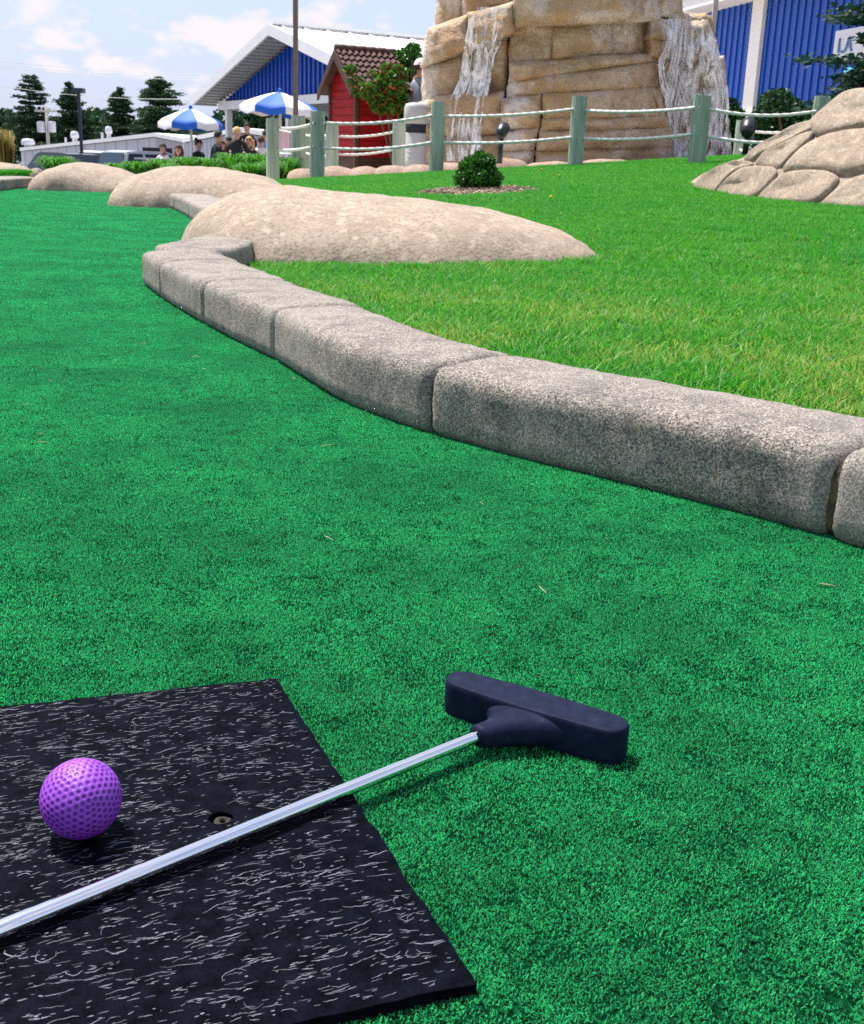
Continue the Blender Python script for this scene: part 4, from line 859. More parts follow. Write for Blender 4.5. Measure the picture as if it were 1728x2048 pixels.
BL_ = [
    (((1030, -75), (1326, -85), (1318, 36), (1030, 53)), -.34, .12), (((1322, -60), (1358, -50), (1364, 33), (1318, 34)), -.20, .08),
    (((1024, 46), (1108, 40), (1099, 122), (1018, 132)), .06, .05), (((1109, 40), (1219, 36), (1226, 112), (1100, 121)), .05, .05), (((1220, 36), (1298, 38), (1294, 110), (1227, 112)), .07, .05),
    (((1021, 129), (1306, 107), (1311, 124), (1017, 165)), -.08, .06), (((1017, 162), (1311, 121), (1315, 178), (1013, 196)), -.06, .06),
    (((1005, 200), (1082, 190), (1078, 254), (1001, 262)), -.14, .07), (((1088, 189), (1304, 177), (1322, 236), (1084, 244)), -.17, .08), (((1303, 178), (1322, 178), (1334, 246), (1322, 240)), -.13, .04),
    (((1084, 240), (1328, 234), (1340, 254), (1082, 262)), -.20, .05), (((1003, 264), (1076, 258), (1066, 300), (1001, 302)), -.18, .06), (((1001, 304), (1066, 302), (1062, 330), (999, 330)), -.16, .05),
    (((1082, 263), (1342, 255), (1345, 292), (1074, 300)), -.22, .06), (((1074, 301), (1345, 293), (1348, 340), (1068, 345)), -.18, .06),
    (((872, -40), (928, -50), (926, 48), (874, 64)), .25, .12), (((929, -50), (1031, -60), (1029, 12), (927, 42)), .12, .10),
    (((858, 58), (936, 30), (938, 98), (842, 132)), -.16, .10), (((937, 30), (1027, 4), (1026, 62), (939, 97)), -.22, .09),
    (((846, 132), (930, 100), (928, 192), (846, 202)), .10, .10), (((930, 98), (1014, 66), (1010, 190), (928, 192)), .12, .06),
    (((838, 204), (925, 184), (1006, 190), (836, 274)), -.05, .08), (((926, 188), (1007, 188), (1003, 268), (838, 274)), -.06, .08), (((836, 276), (1002, 268), (1000, 340), (834, 342)), -.02, .08),
    (((1302, 36), (1342, 40), (1342, 78), (1301, 76)), -.20, .05), (((1301, 78), (1343, 80), (1346, 116), (1302, 112)), -.18, .05),
    (((1344, 34), (1420, 36), (1436, 116), (1345, 117)), -.24, .10), (((1336, 27), (1412, 27), (1424, 44), (1338, 46)), -.18, .05),
    (((1314, 110), (1400, 112), (1408, 335), (1344, 335)), .02, .10), (((1398, 112), (1446, 114), (1466, 335), (1406, 335)), .12, .10)]
for i, (q, off, rnd) in enumerate(BL_): block(q, off, i * 4.7 + 1, rnd)
mb = MB(); ringp = [(TXC + 1.60 * math.cos(a) * (1.0 if math.cos(a) < 0 else 1.45), TYC + .2 + 1.55 * math.sin(a)) for a in np.linspace(0, 2 * math.pi, 30, endpoint=False)]
V = []; 
for z, s in ((-.2, 1.0), (1.2, .97), (2.2, .93), (2.6, .80), (3.1, .68), (3.4, .5)):
    for (x, y) in ringp: f = noise.noise(Vector((x, y, z))) * .06; V.append((TXC + (x - TXC) * (s + f), TYC + (y - TYC) * (s + f), z))
Fc = [(k * 30 + j, k * 30 + (j + 1) % 30, (k + 1) * 30 + (j + 1) % 30, (k + 1) * 30 + j) for k in range(5) for j in range(30)]
mb.add(V, Fc); mb.f.append(tuple(range(150, 180))); mb.mi.append(0); mb.build('core', 'core', tower, True)
def water(name, label, lx, rx, prof, n, offs, seed, rad):
    """lx/rx: left and right px edge at each py in prof"""
    rng = np.random.default_rng(seed); root = thing(name, TS((lx[-1] + rx[-1]) / 2, prof[-1], -.3), label, 'waterfall', 'waterfalls on the rock tower')
    mb = MB()
    for k in range(n):
        u0 = rng.random(); ph = rng.random() * 9; a, b_ = 0.0, 1.0
        if rng.random() < .6: a = rng.random() * .6; b_ = min(1, a + rng.uniform(.15, .6))
        P = []; R = []; r = rng.uniform(*rad) * (1.6 if rng.random() < .12 else 1)
        for s in np.linspace(a, b_, int(6 + 26 * (b_ - a))):
            py = np.interp(s, np.linspace(0, 1, len(prof)), prof); l = np.interp(py, prof, lx); rr = np.interp(py, prof, rx)
            u = u0 + .035 * math.sin(s * 9 + ph) + .012 * math.sin(s * 23 + ph * 2) + .006 * rng.normal() * s
            P.append(TS(l + (rr - l) * np.clip(u, 0, 1), py, np.interp(py, prof, offs) + .02 * math.sin(s * 17 + ph) - .03 * rng.random())); R.append(r * (1 + .35 * math.sin(s * 13 + ph * 3)) * (.25 if s in (a, b_) else 1))
        mb.tube(P, R, 6)
    for k in range(n):
        py = rng.uniform(prof[0] + 20, prof[-1]); l = np.interp(py, prof, lx); rr = np.interp(py, prof, rx); u = rng.uniform(-.05, 1.05)
        mb.ball(TS(l + (rr - l) * u, py, np.interp(py, prof, offs) - rng.uniform(0, .12)), rng.uniform(.004, .012), 5, 4)
    tag(mb.build('strands', 'water', root, True, False), None, None, None, 'stuff')
    for lay in range(3):
        nu, nv = 24, 60; V = []; Fc = []
        for j in range(nv + 1):
            py = prof[0] + (prof[-1] - prof[0]) * j / nv; l = np.interp(py, prof, lx); rr = np.interp(py, prof, rx)
            for i in range(nu + 1): u = i / nu; V.append(TS(l + (rr - l) * u, py, np.interp(py, prof, offs) + .05 - .05 * lay + .05 * noise.noise(Vector((u * 7, py * .03, seed + lay * 5)))))
        for j in range(nv):
            for i in range(nu): k = j * (nu + 1) + i; Fc.append((k, k + 1, k + nu + 2, k + nu + 1))
        MB().add(V, Fc).build('veil', 'veil%d' % lay, root, True, False)
water('waterfall', 'narrow white cascade down the tower on the red shed side', [955, 938, 930, 925, 918, 900, 893, 893], [1014, 1012, 1005, 988, 982, 972, 962, 966], [14, 45, 80, 115, 160, 200, 270, 322], 9, [-.27, -.30, -.30, -.16, -.08, -.14, -.17, -.20], 5, (.006, .015))
water('waterfall', 'wide white waterfall spilling off the overhang beside the blue hall', [1337, 1330, 1324, 1316, 1320, 1332, 1342, 1346], [1414, 1428, 1437, 1447, 1456, 1458, 1462, 1464], [38, 70, 100, 130, 175, 215, 270, 325], 15, [-.27, -.32, -.34, -.30, -.22, -.20, -.18, -.18], 9, (.006, .015))
# spotlights
def spotlight(px, pyh, pyb, Y, r, label):
    p = A(px, pyh, Y); g = A(px - 5, pyb, Y); o_ = thing('spotlight', g, label, 'spotlight', 'black garden spotlights')
    d = np.array([.25, .8, .5]); d /= np.linalg.norm(d)
    MB().tube([p - d * r * 1.3, p - d * r * 1.15, p - d * r * .5, p + d * r * .3, p + d * r * 1.0, p + d * r * 1.02], [r * .35, r * .7, r * .95, r, r * 1.05, r * .9], 18).build('lamp_head', 'black', o_, True)
    MB().tube([g - np.array([0, 0, .05]), g + (p - g) * .5, p - np.array([0, 0, r * .8])], [.035, .03, .022], 10).build('stake', 'black', o_, True)
    MB().box(p - np.array([0, 0, r * 1.0]), (.05, .03, .08)).build('bracket', 'black', o_, False, True, .006)
spotlight(1004, 263, 318, 13.6, .075, 'black spotlight on a stake before the tower, between the fence ropes')
spotlight(1496, 257, 300, 12.6, .085, 'glossy black round spotlight half hidden behind the rock outcrop')
# litter bin
b_ = A(829, 331, 16.4); tz = A(829, 205, 16.4)[2]; hb = tz - b_[2]; R_ = .16
binr = thing('litter_bin', b_, 'grey domed litter bin with dark opening beside the tower', 'litter bin')
MB().lathe(b_, [(R_ * 1.0, -.1), (R_, 0), (R_ * 1.02, hb * .12), (R_ * .97, hb * .13), (R_ * 1.02, hb * .2), (R_ * .97, hb * .21), (R_ * 1.02, hb * .28), (R_ * .98, hb * .29), (R_, hb * .5), (R_ * .9, hb * .52)], 22).build('drum', 'bin', binr, True)
MB().lathe(b_, [(R_ * .9, hb * .50), (R_ * .92, hb * .70)], 22).build('opening', 'dark', binr, True)
MB().lathe(b_, [(R_ * .97, hb * .66), (R_ * 1.03, hb * .69), (R_ * 1.0, hb * .92), (R_ * .88, hb * .975), (R_ * .4, hb * .998), (.001, hb)], 22).build('dome', 'bin', binr, True)

# ------------------------------------------------------------------ red shed
sc_ = A(712, 330, 18.6); gz = sc_[2] - .25
gn = np.array([-.88, -.475, 0]); gx = np.array([.475, -.88, 0]); sn = gx                    # front normal; along the front towards the corner; side normal
corner_ = np.array([sc_[0], sc_[1], gz])
shed = thing('shed', corner_, 'narrow red timber shed with brown tiled roof behind the fence', 'shed')
sideD = -gn                                                   # side wall runs back from the corner
Wf, Ds = 1.02, .74
eave = A(712, 165, 18.6)[2]; ridge_z = A(684, 99, 18.9)[2]
hh = eave - gz
pf0 = corner_ - gx * Wf                                       # far corner of the front
peak = corner_ - gx * Wf / 2
ez = np.array([0, 0, 1.0])
MB().prism([corner_ - gn * .03 - sn * .03, pf0 - gn * .03 + sn * .03, pf0 + ez * hh - gn * .03 + sn * .03, peak + ez * (ridge_z - gz - .10) - gn * .03, corner_ + ez * hh - gn * .03 - sn * .03], sideD * (Ds - .06)).build('wall', 'brown', shed)
nb = 15; bh = (ridge_z - gz - .1) / nb
for i in range(3, nb):
    z0 = i * bh; w_ = Wf if z0 < hh - bh else max(.08, Wf * (ridge_z - gz - .1 - z0 - bh * .3) / (ridge_z - gz - .1 - hh))
    w_ = min(w_, Wf)
    MB().box(peak + ez * (z0 + bh * .5) + gn * -.005, (w_ - .02, .024, bh * .95), (gx, np.cross(gx, ez) * .96 + ez * .0, ez * 1.0 + gn * .08)).build('board', 'red', shed)
for i in range(3, int(hh / bh)):
    MB().box(corner_ + sideD * (Ds / 2 + .02) + ez * (i + .5) * bh - sn * .005, (Ds - .05, .024, bh * .95), (sideD, sn, ez + sn * .08)).build('board', 'red', shed)
MB().box(corner_ + ez * hh / 2 + gn * .01 + sn * .01 - gx * 0, (.06, .06, hh), (gx, gn, ez)).build('corner_trim', 'brown', shed)
MB().box(pf0 + ez * hh / 2 + gn * .01, (.06, .05, hh), (gx, gn, ez)).build('corner_trim', 'brown', shed)
pk = peak + ez * (ridge_z - gz); ov = .16
for s, nm in ((1, 'roof_slope'), (-1, 'roof_slope')):
    e_ = peak + gx * s * (Wf / 2 + .17) + ez * (hh - .10)
    o0, o1 = gn * ov, sideD * (Ds + .12)
    MB().prism([pk + o0, e_ + o0, e_ + o0 - ez * .05, pk + o0 - ez * .05], o1 + sideD * ov - 0 * o0).build(nm, 'brown', shed)
    MB().prism([pk + gn * (ov + .02), e_ + gn * (ov + .02), e_ + gn * (ov + .02) - ez * .13, pk + gn * (ov + .02) - ez * .13], -gn * .035).build('bargeboard', 'brown', shed)
e_ = peak + gx * (Wf / 2 + .17) + ez * (hh - .10); slope = e_ - pk; sl_ = np.linalg.norm(slope); slope /= sl_; nrm_ = np.cross(slope, sideD); nrm_ = nrm_ if nrm_[2] > 0 else -nrm_
tile_me = None; nc, nt_ = 7, 10; tw_ = (Ds + .12 + ov) / nt_; tl_ = sl_ / nc
for r in range(nc):
    for k in range(nt_):
        c0 = pk + slope * (r * tl_) + gn * ov + sideD * (k * tw_)
        V = []
        for u in (0, 1):
            for i in range(7):
                q = i / 6; wv = .020 * math.sin(q * 2 * math.pi); 
                for thk in (0, .018): V.append(slope * (u * tl_ * 1.12) + sideD * (q * tw_) + nrm_ * (.006 + .034 * u + wv + thk))
        Fc = []
        for i in range(6): a = i * 2; b2 = 14 + a; Fc += [(a + 1, a + 3, b2 + 3, b2 + 1), (a, b2, b2 + 2, a + 2), (b2, b2 + 1, b2 + 3, b2 + 2), (a, a + 2, a + 3, a + 1)]
        if tile_me is None:
            t0 = MB().add(V, Fc).build('roof_tile', 'tile', None, False); tile_me = t0.data; bpy.data.objects.remove(t0)
        o_ = bpy.data.objects.new('roof_tile', tile_me); link(o_, shed); o_.location = Vector(c0) - shed.location
for k in range(6):
    p = pk + gn * ov + sideD * (k * (Ds + .12 + ov) / 6); MB().tube([p + ez * .03, p + sideD * .18 + ez * .03], [.055, .062], 8).build('ridge_tile', 'tile', shed, True)
# vine and trees beside the shed
vine = thing('climbing_vine', A(770, 320, 18.0), 'climbing vine with green and russet leaves over the shed corner', 'vine')
cl = [((700, 140), .10, 120, 18.2), ((712, 165), .13, 150, 18.15), ((722, 180), .16, 220, 18.1), ((745, 185), .20, 320, 18.0), ((765, 200), .22, 420, 18.0), ((785, 180), .24, 600, 18.0), ((790, 150), .20, 420, 18.1), ((775, 160), .18, 260, 18.0), ((745, 150), .09, 50, 18.1), ((790, 210), .18, 260, 18.05), ((760, 215), .14, 120, 18.0), ((776, 138), .12, 140, 18.1)]
pt = np.concatenate([ell_points(A(*p, Y), (r, r * .8, r * .8), n) for p, r, n, Y in cl]); V, Fc, tn = leaves(pt, .075, 1.5); npmesh('foliage', V, Fc, 'leafvine', {'tint': tn}, vine)
mb = MB(); g = A(785, 325, 18.1)
for p in ((700, 140), (745, 180), (790, 150), (765, 200)): q = A(*p, 18.1); mb.tube([g, (g + q) / 2 + np.array([.08, 0, .15]), q], [.02, .015, .006], 6)
mb.build('stem', 'bark', vine)
def shrub(name, label, cat, clumps, mat, leaf, base, group=None, asp=1.7, trunk=.05):
    root = thing(name, base, label, cat, group)
    pt = np.concatenate([ell_points(c_, r_, n_) for c_, r_, n_ in clumps]); V, Fc, tn = leaves(pt, leaf, asp); npmesh('crown', V, Fc, mat, {'tint': tn}, root)
    mb = MB(); b_ = np.array(base, float)
    for c_, r_, n_ in clumps[:6]: mb.tube([b_ - np.array([0, 0, .1]), (b_ + c_) / 2 + np.array([.03, 0, .05]), c_], [trunk, trunk * .6, trunk * .25], 6)
    mb.build('trunk', 'bark', root); return root
def cl_px(lst, Y): return [(A(px, py, Y + random.uniform(-.3, .3)), (r, r * .9, r * .85), n) for px, py, r, n in lst]
shrub('tree', 'young green leafy tree between the red shed and the rock tower', 'tree', cl_px([(820, 120, .24, 420), (805, 150, .26, 500), (830, 160, .26, 500), (815, 195, .3, 600), (800, 225, .28, 450), (825, 100, .14, 130), (838, 130, .2, 260), (795, 110, .09, 40), (812, 235, .3, 450)], 19.6), 'leafbush', .085, A(812, 330, 19.6))
shrub('shrub', 'dense dark green shrub against the blue hall, between the fence posts', 'shrub', cl_px([(1535, 235, .26, 700), (1555, 205, .24, 600), (1580, 225, .26, 700), (1560, 260, .3, 900), (1530, 275, .26, 600), (1590, 260, .25, 600), (1535, 200, .13, 160), (1605, 230, .14, 160), (1515, 250, .16, 200)], 17.5), 'leafdark', .075, A(1560, 330, 17.5), 'dark shrubs by the blue hall')
shrub('shrub', 'small dark shrub right behind the edge of the wide waterfall', 'shrub', cl_px([(1465, 235, .2, 420), (1472, 260, .2, 420), (1462, 210, .12, 150), (1478, 285, .16, 240)], 17.5), 'leafdark', .075, A(1470, 330, 17.5), 'dark shrubs by the blue hall')
shrub('shrub', 'low dark shrub below the sign beside the blue spruce', 'shrub', cl_px([(1650, 215, .22, 400), (1640, 235, .2, 350), (1625, 260, .2, 300)], 17.0), 'leafdark', .075, A(1645, 330, 17.0), 'dark shrubs by the blue hall')

# conifers
def conifer(name, label, px, pyt, pyb, Y, wpx, mat='needle', group=None, seed=0, gap=0.0, cat='tree', dens=1.0, base_drop=0.0, pw=0.8, lay=None):
    rng = np.random.default_rng(seed); top = A(px, pyt, Y); bot = A(px, pyb, Y); bot[2] -= base_drop; hgt = top[2] - bot[2]; wr = wpx / 2 * Y / F
    root = thing(name, bot, label, cat, group); MB().tube([bot, (bot + top) / 2, top], [hgt * .022, hgt * .013, .01], 8).build('trunk', 'bark', root)
    nl = lay or int(hgt / (.05 * hgt + .02)); C = []; Dr = []; mbb = MB()
    nlay = lay or 26
    for k in range(nlay):
        u = (k + .3) / nlay; zl = top[2] - u * hgt * .95; rad = wr * (u ** pw) * (1 + .30 * rng.normal() * (.6 + gap)) + .02 * hgt * .3
        nbch = int(7 + 7 * u)
        for q in range(nbch):
            if rng.random() < gap * .5: continue
            a = rng.random() * 6.283; r = rad * rng.uniform(.65, 1.1); up = .22 if u < .35 else .02
            e = np.array([top[0] + r * math.cos(a), top[1] + r * math.sin(a), zl + r * up - .10 * r + rng.normal() * hgt * .008]); s = np.array([top[0], top[1], zl])
            m_ = int((60 + 130 * u) * dens); tt = rng.random(m_) ** .6
            P = s + (e - s) * tt[:, None] + rng.normal(size=(m_, 3)) * np.array([r * .09 + hgt * .010, r * .09 + hgt * .010, hgt * .009]); C.append(P); Dr.append(np.tile((e - s) / (np.linalg.norm(e - s) + 1e-6), (m_, 1)))
            if rng.random() < .4: mbb.tube([s, e], [hgt * .005, hgt * .0015], 4)
    C = np.concatenate(C); Dr = np.concatenate(Dr); V, Fc, tn = leaves(C, hgt * (.034 if mat == 'needle' else .030), 2.4, rng=rng, dirs=Dr, droop=.15); npmesh('crown', V, Fc, mat, {'tint': tn}, root)
    if mbb.v: mbb.build('branch', 'bark', root)
    return root
GT = 'conifers behind the warehouse'
conifer('pine_tree', 'tall ragged pine with gaps in its crown, leftmost of the conifers', 60, 153, 330, 112, 100, seed=1, gap=.55, group=GT, pw=.45, lay=20, dens=1.5)
conifer('pine_tree', 'narrow dark conifer behind the lamp post', 138, 168, 330, 108, 112, seed=2, gap=.2, group=GT, pw=.62, dens=1.5)
conifer('pine_tree', 'pointed dark fir in the middle of the conifers behind the warehouse', 238, 178, 330, 106, 112, seed=3, group=GT, pw=.7, dens=1.5)
conifer('pine_tree', 'broad full dark fir beside the gabled building', 318, 156, 330, 102, 140, seed=4, group=GT, pw=.55, dens=2.0)
conifer('spruce_tree', 'blue green spruce at the right edge in front of the sign', 1880, -260, 330, 14.2, 400, 'needle2', None, 6, 0.35, dens=1.5, pw=.8, lay=20)
# dark wood behind
pt = []
for i in range(46):
    px = random.uniform(-60, 700); py = random.uniform(268, 292) - (18 if px < 60 or 150 < px < 240 else 0); Y = random.uniform(118, 150); r = random.uniform(1.6, 2.8); pt.append(ell_points(A(px, py, Y), (r, r, r * .8), 420))
for i in range(26):
    px = random.uniform(-60, 700); pt.append(ell_points(A(px, 305, 125), (3.0, 2, 2.2), 300))
for px, py in ((10, 250), (-20, 245), (30, 262), (460, 245), (500, 250), (540, 245), (520, 235), (590, 250), (630, 250)): pt.append(ell_points(A(px, py, 115), (1.9, 1.5, 1.5), 420))
pt = np.concatenate(pt); V, Fc, tn = leaves(pt, .6, 1.6); tag(npmesh('distant_wood', V, Fc, 'needle', {'tint': tn}), 'dark green wood beyond the white warehouse', 'wood', None, 'stuff')

# ------------------------------------------------------------------ ornamental grass
def grass_clump(px, pyb, pyt, wpx, Y, label, mat='ograss', n=520, group='bright green grass clumps behind the boulders', name='grass_clump', stiff=.5):
    b_ = A(px, pyb, Y); hgt = A(px, pyt, Y)[2] - b_[2]; wr = wpx / 2 * Y / F; root = thing(name, b_, label, 'grass clump', group); rng = np.random.default_rng(abs(int(px)) + 5)
    a = rng.uniform(0, 6.283, n); r0 = wr * .55 * np.sqrt(rng.random(n)); dv = np.stack([np.cos(a), np.sin(a), 0 * a], 1); c = b_ + dv * r0[:, None]
    hg = hgt * rng.uniform(.55, 1.05, n); ln = wr * rng.uniform(.1, 1.0, n) * stiff * 1.3; up = np.array([0, 0, 1.]); sv = np.stack([-np.sin(a + .6), np.cos(a + .6), 0 * a], 1); wd = (.006 + .004 * rng.random(n))[:, None] * Y / 18
    p0, p1, p2 = c, c + dv * ln[:, None] * .35 + up * hg[:, None] * .6, c + dv * ln[:, None] * .8 + up * hg[:, None]; p3 = c + dv * ln[:, None] * 1.25 + up * (hg * (1 - .28 * rng.random(n)))[:, None]
    V = np.empty((n, 7, 3)); V[:, 0] = p0 - sv * wd; V[:, 1] = p0 + sv * wd; V[:, 2] = p1 + sv * wd; V[:, 3] = p1 - sv * wd; V[:, 4] = p2 + sv * wd * .7; V[:, 5] = p2 - sv * wd * .7; V[:, 6] = p3
    k = np.arange(n)[:, None] * 7; T = np.concatenate([k + np.array([q]) for q in ((0, 1, 2), (0, 2, 3), (3, 2, 4), (3, 4, 5), (5, 4, 6))]); npmesh('blades', V.reshape(-1, 3), T, mat, {'tint': np.repeat(rng.random(n), 7)}, root)
gcl = [(118, 352, 308, 80, 16.2, 'low bright grass clump above the far boulder by the dark van'), (238, 352, 322, 60, 17, 'small grass clump beside the white vehicle'), (280, 356, 318, 70, 16.5, 'grass clump in front of the silver car'), (330, 356, 314, 70, 16.5, 'grass clump below the person in the white shirt'), (385, 358, 310, 80, 16, 'grass clump below the left umbrella pole'), (430, 360, 312, 80, 16, 'grass clump below the people in black'), (475, 362, 303, 90, 15.8, 'tall full grass clump below the blond person'), (520, 362, 304, 80, 15.8, 'full grass clump just left of the first fence post'), (570, 364, 310, 70, 16, 'grass clump right of the first fence post'), (352, 358, 322, 60, 15.8, 'short grass clump right behind the second boulder'), (500, 366, 322, 70, 15.2, 'short grass clump behind the shoulder of the largest boulder'), (545, 366, 318, 60, 15.4, 'short dark grass clump at the foot of the first fence post')]
for q in gcl: grass_clump(q[0], q[1], q[2] + 5, *q[3:], n=620)
grass_clump(8, 345, 262, 60, 22, 'tall amber feathery grass at the left picture edge', 'tgrass', 380, 'tall amber grasses', stiff=.35)
grass_clump(-14, 345, 256, 60, 22, 'tall amber grass cut by the left picture edge', 'tgrass', 300, 'tall amber grasses', stiff=.35)

# ------------------------------------------------------------------ gabled pavilion (blue, white roof)
gd = np.array([.51, -.86, 0]); gd /= np.linalg.norm(gd); rd = np.array([.86, .51, 0]); rd /= np.linalg.norm(rd); ovh = .95
Fa = A(543, 50, 41.0); hw = 7.2; zb_ = 2.48
apex = Fa + rd * ovh - np.array([0, 0, .35]); cen = np.array([apex[0], apex[1], zb_]); Lb = cen - gd * hw; Rb = cen + gd * hw; gl = 2 * hw
gzp = ground_z(0, 42) - .1
pav = thing('pavilion', (Lb[0], Lb[1], gzp), 'blue gabled pavilion with white metal roof behind the umbrellas', 'building')
MB().prism([Lb, Rb, apex], rd * .3).build('gable_wall', 'blue', pav)
mb = MB(); nrib = 40
for i in range(1, nrib):
    u = i / nrib; p = Lb + gd * gl * u; hgt = (apex[2] - zb_) * (1 - abs(u - .5) * 2); mb.box(p + ez * hgt / 2 - rd * .03, (.10, .06, hgt), (gd, rd, ez))
tag(mb.build('ribs', 'blue', pav), None, None, None, 'stuff')
for s, e_ in ((-1, Lb), (1, Rb)):
    dn = (e_ - apex) / np.linalg.norm(e_ - apex); end = e_ + dn * 1.1; a1 = apex + ez * .35; e1 = end + ez * .35
    MB().prism([a1 - rd * ovh, e1 - rd * ovh, e1 - rd * ovh - ez * .06, a1 - rd * ovh - ez * .06], rd * (ovh + 26)).build('roof', 'white', pav)
    MB().prism([a1 - rd * (ovh + .05) + ez * .03, e1 - rd * (ovh + .05) + ez * .03, e1 - rd * (ovh + .05) - ez * .32, a1 - rd * (ovh + .05) - ez * .32], -rd * .08).build('fascia', 'white', pav)
    MB().prism([a1 - rd * ovh - ez * .2, e1 - rd * ovh - ez * .2, e1 - rd * ovh - ez * .24, a1 - rd * ovh - ez * .24], rd * (ovh - .05)).build('soffit', 'soffit', pav)
    mb = MB()
    for k in range(24): p = a1 + (e1 - a1) * (k + .5) / 24 - ez * .26; mb.box(p - rd * ovh / 2, (.10, ovh, .05), (dn, rd, np.cross(dn, rd)))
    tag(mb.build('soffit_ribs', 'soffit', pav), None, None, None, 'stuff')
    if s > 0:
        mb = MB()
        for k in range(34): p = a1 - rd * ovh + rd * (k * .82 + .3) + ez * .02; q = e1 - rd * ovh + rd * (k * .82 + .3) + ez * .02; mb.tube([p, q], .03, 4)
        tag(mb.build('roof_ribs', 'white', pav), None, None, None, 'stuff')
MB().box((apex + ez * .42) + rd * (13.4 - ovh), (.35, 26.8, .10), (gd, rd, ez)).build('ridge_cap', 'white', pav)
MB().box((Lb + Rb) / 2 - ez * .18 - rd * .05, (gl + .3, .35, .30), (gd, rd, ez)).build('beam', 'white', pav)
MB().box((Lb + Rb) / 2 - ez * .30 + rd * 4, (gl, 8, .06), (gd, rd, ez)).build('ceiling', 'soffit', pav)
for u in (.03, .45, .97): p = Lb + gd * gl * u; MB().box((p[0], p[1], (gzp + zb_) / 2), (.22, .22, zb_ - gzp), (gd, rd, ez)).build('column', 'white', pav)
p = Lb + gd * gl * .80 + rd * 4; MB().box((p[0], p[1], (gzp + zb_) / 2), (gl * .55, .3, zb_ - gzp), (gd, rd, ez)).build('back_wall', 'dark', pav)
p = Lb + gd * gl * .86 + rd * 1.2; MB().box((p[0], p[1], gzp + 1.2), (gl * .22, .3, 2.4), (gd, rd, ez)).build('counter_wall', 'blue', pav)

# ------------------------------------------------------------------ blue hall on the right
h0 = A(1250, 330, 33.0); w1 = A(1400, 29, 26.0); w2 = A(1540, -5, 23.2); hz_ = w1[2]
hd = np.array([w2[0] - w1[0], w2[1] - w1[1], 0]); hd /= np.linalg.norm(hd); hn = np.array([hd[1], -hd[0], 0]); hn = hn if hn[0] < 0 else -hn
P0 = np.array([w1[0], w1[1], 0]) - hd * 12; P1 = P0 + hd * 24.5
hall = thing('hall', (P0[0], P0[1], .1), 'long blue metal clad hall with white trim right of the rock tower', 'building')
Lh = np.linalg.norm(P1 - P0); md_ = (P0 + P1) / 2
MB().box(md_ - hn * .15 + ez * (hz_ + 0) / 2, (Lh, .3, hz_), (hd, hn, ez)).build('wall', 'blue', hall)
mb = MB()
for i in range(int(Lh / .24)): p = P0 + hd * (i * .24 + .1); mb.box(p + hn * .012 + ez * hz_ / 2, (.05, .03, hz_ - .02), (hd, hn, ez))
tag(mb.build('ribs', 'blue', hall), None, None, None, 'stuff')
MB().box(md_ + hn * .28 + ez * (hz_ + .12), (Lh + .4, .6, .26), (hd, hn, ez)).build('fascia', 'white', hall)
MB().prism([P0 + hn * .62 + ez * (hz_ + .27), P0 - hn * 9 + ez * (hz_ + 2.6), P0 - hn * 9 + ez * (hz_ + 2.5), P0 + hn * .62 + ez * (hz_ + .2)], hd * Lh).build('roof', 'white', hall)
# white corner trim and sign, found where the lines of sight meet the wall
def on_wall(px, py, out=.03):
    r = ray(px, py); n3 = hn; d = ((P0 + hn * out - CAM) @ n3) / (r @ n3); return CAM + r * d
tq = on_wall(1513, 94); tq[2] = 0
MB().box(tq + hn * .02 + ez * hz_ / 2, (.42, .08, hz_ - .01), (hd, hn, ez)).build('corner_trim', 'white', hall)
s0_ = on_wall(1671, 92, .09); st_ = on_wall(1672, 63, .09)[2]; sb_ = on_wall(1672, 122, .09)[2]
sgw = 1.8; sign = thing('sign', (s0_[0], s0_[1], sb_), 'white sign with blue capital letters on the blue hall behind the spruce', 'sign')
MB().box(s0_ * np.array([1, 1, 0]) + hd * sgw / 2 + ez * (st_ + sb_) / 2, (sgw, .06, st_ - sb_), (hd, hn, ez)).build('panel', 'signw', sign)
cu = bpy.data.curves.new('lettering', 'FONT'); cu.body = 'LA'; cu.size = (st_ - sb_) * .72; cu.extrude = .01; cu.space_character = 1.25
to = bpy.data.objects.new('lettering', cu); COL.objects.link(to); cu.materials.append(M['signb'])
lo_ = s0_ * np.array([1, 1, 0]) + hd * .13 + ez * (sb_ + (st_ - sb_) * .24) + hn * .045
to.matrix_world = Matrix(((hd[0], 0, hn[0], lo_[0]), (hd[1], 0, hn[1], lo_[1]), (hd[2], 1, hn[2], lo_[2]), (0, 0, 0, 1)))
bpy.context.view_layer.update(); dg = bpy.context.evaluated_depsgraph_get(); tm = bpy.data.meshes.new_from_object(to.evaluated_get(dg)); tm.transform(to.matrix_world)
tm.transform(Matrix.Translation(-sign.location)); bpy.data.objects.remove(to); tm.materials.clear(); tm.materials.append(M['signb']); link(bpy.data.objects.new('lettering', tm), sign)

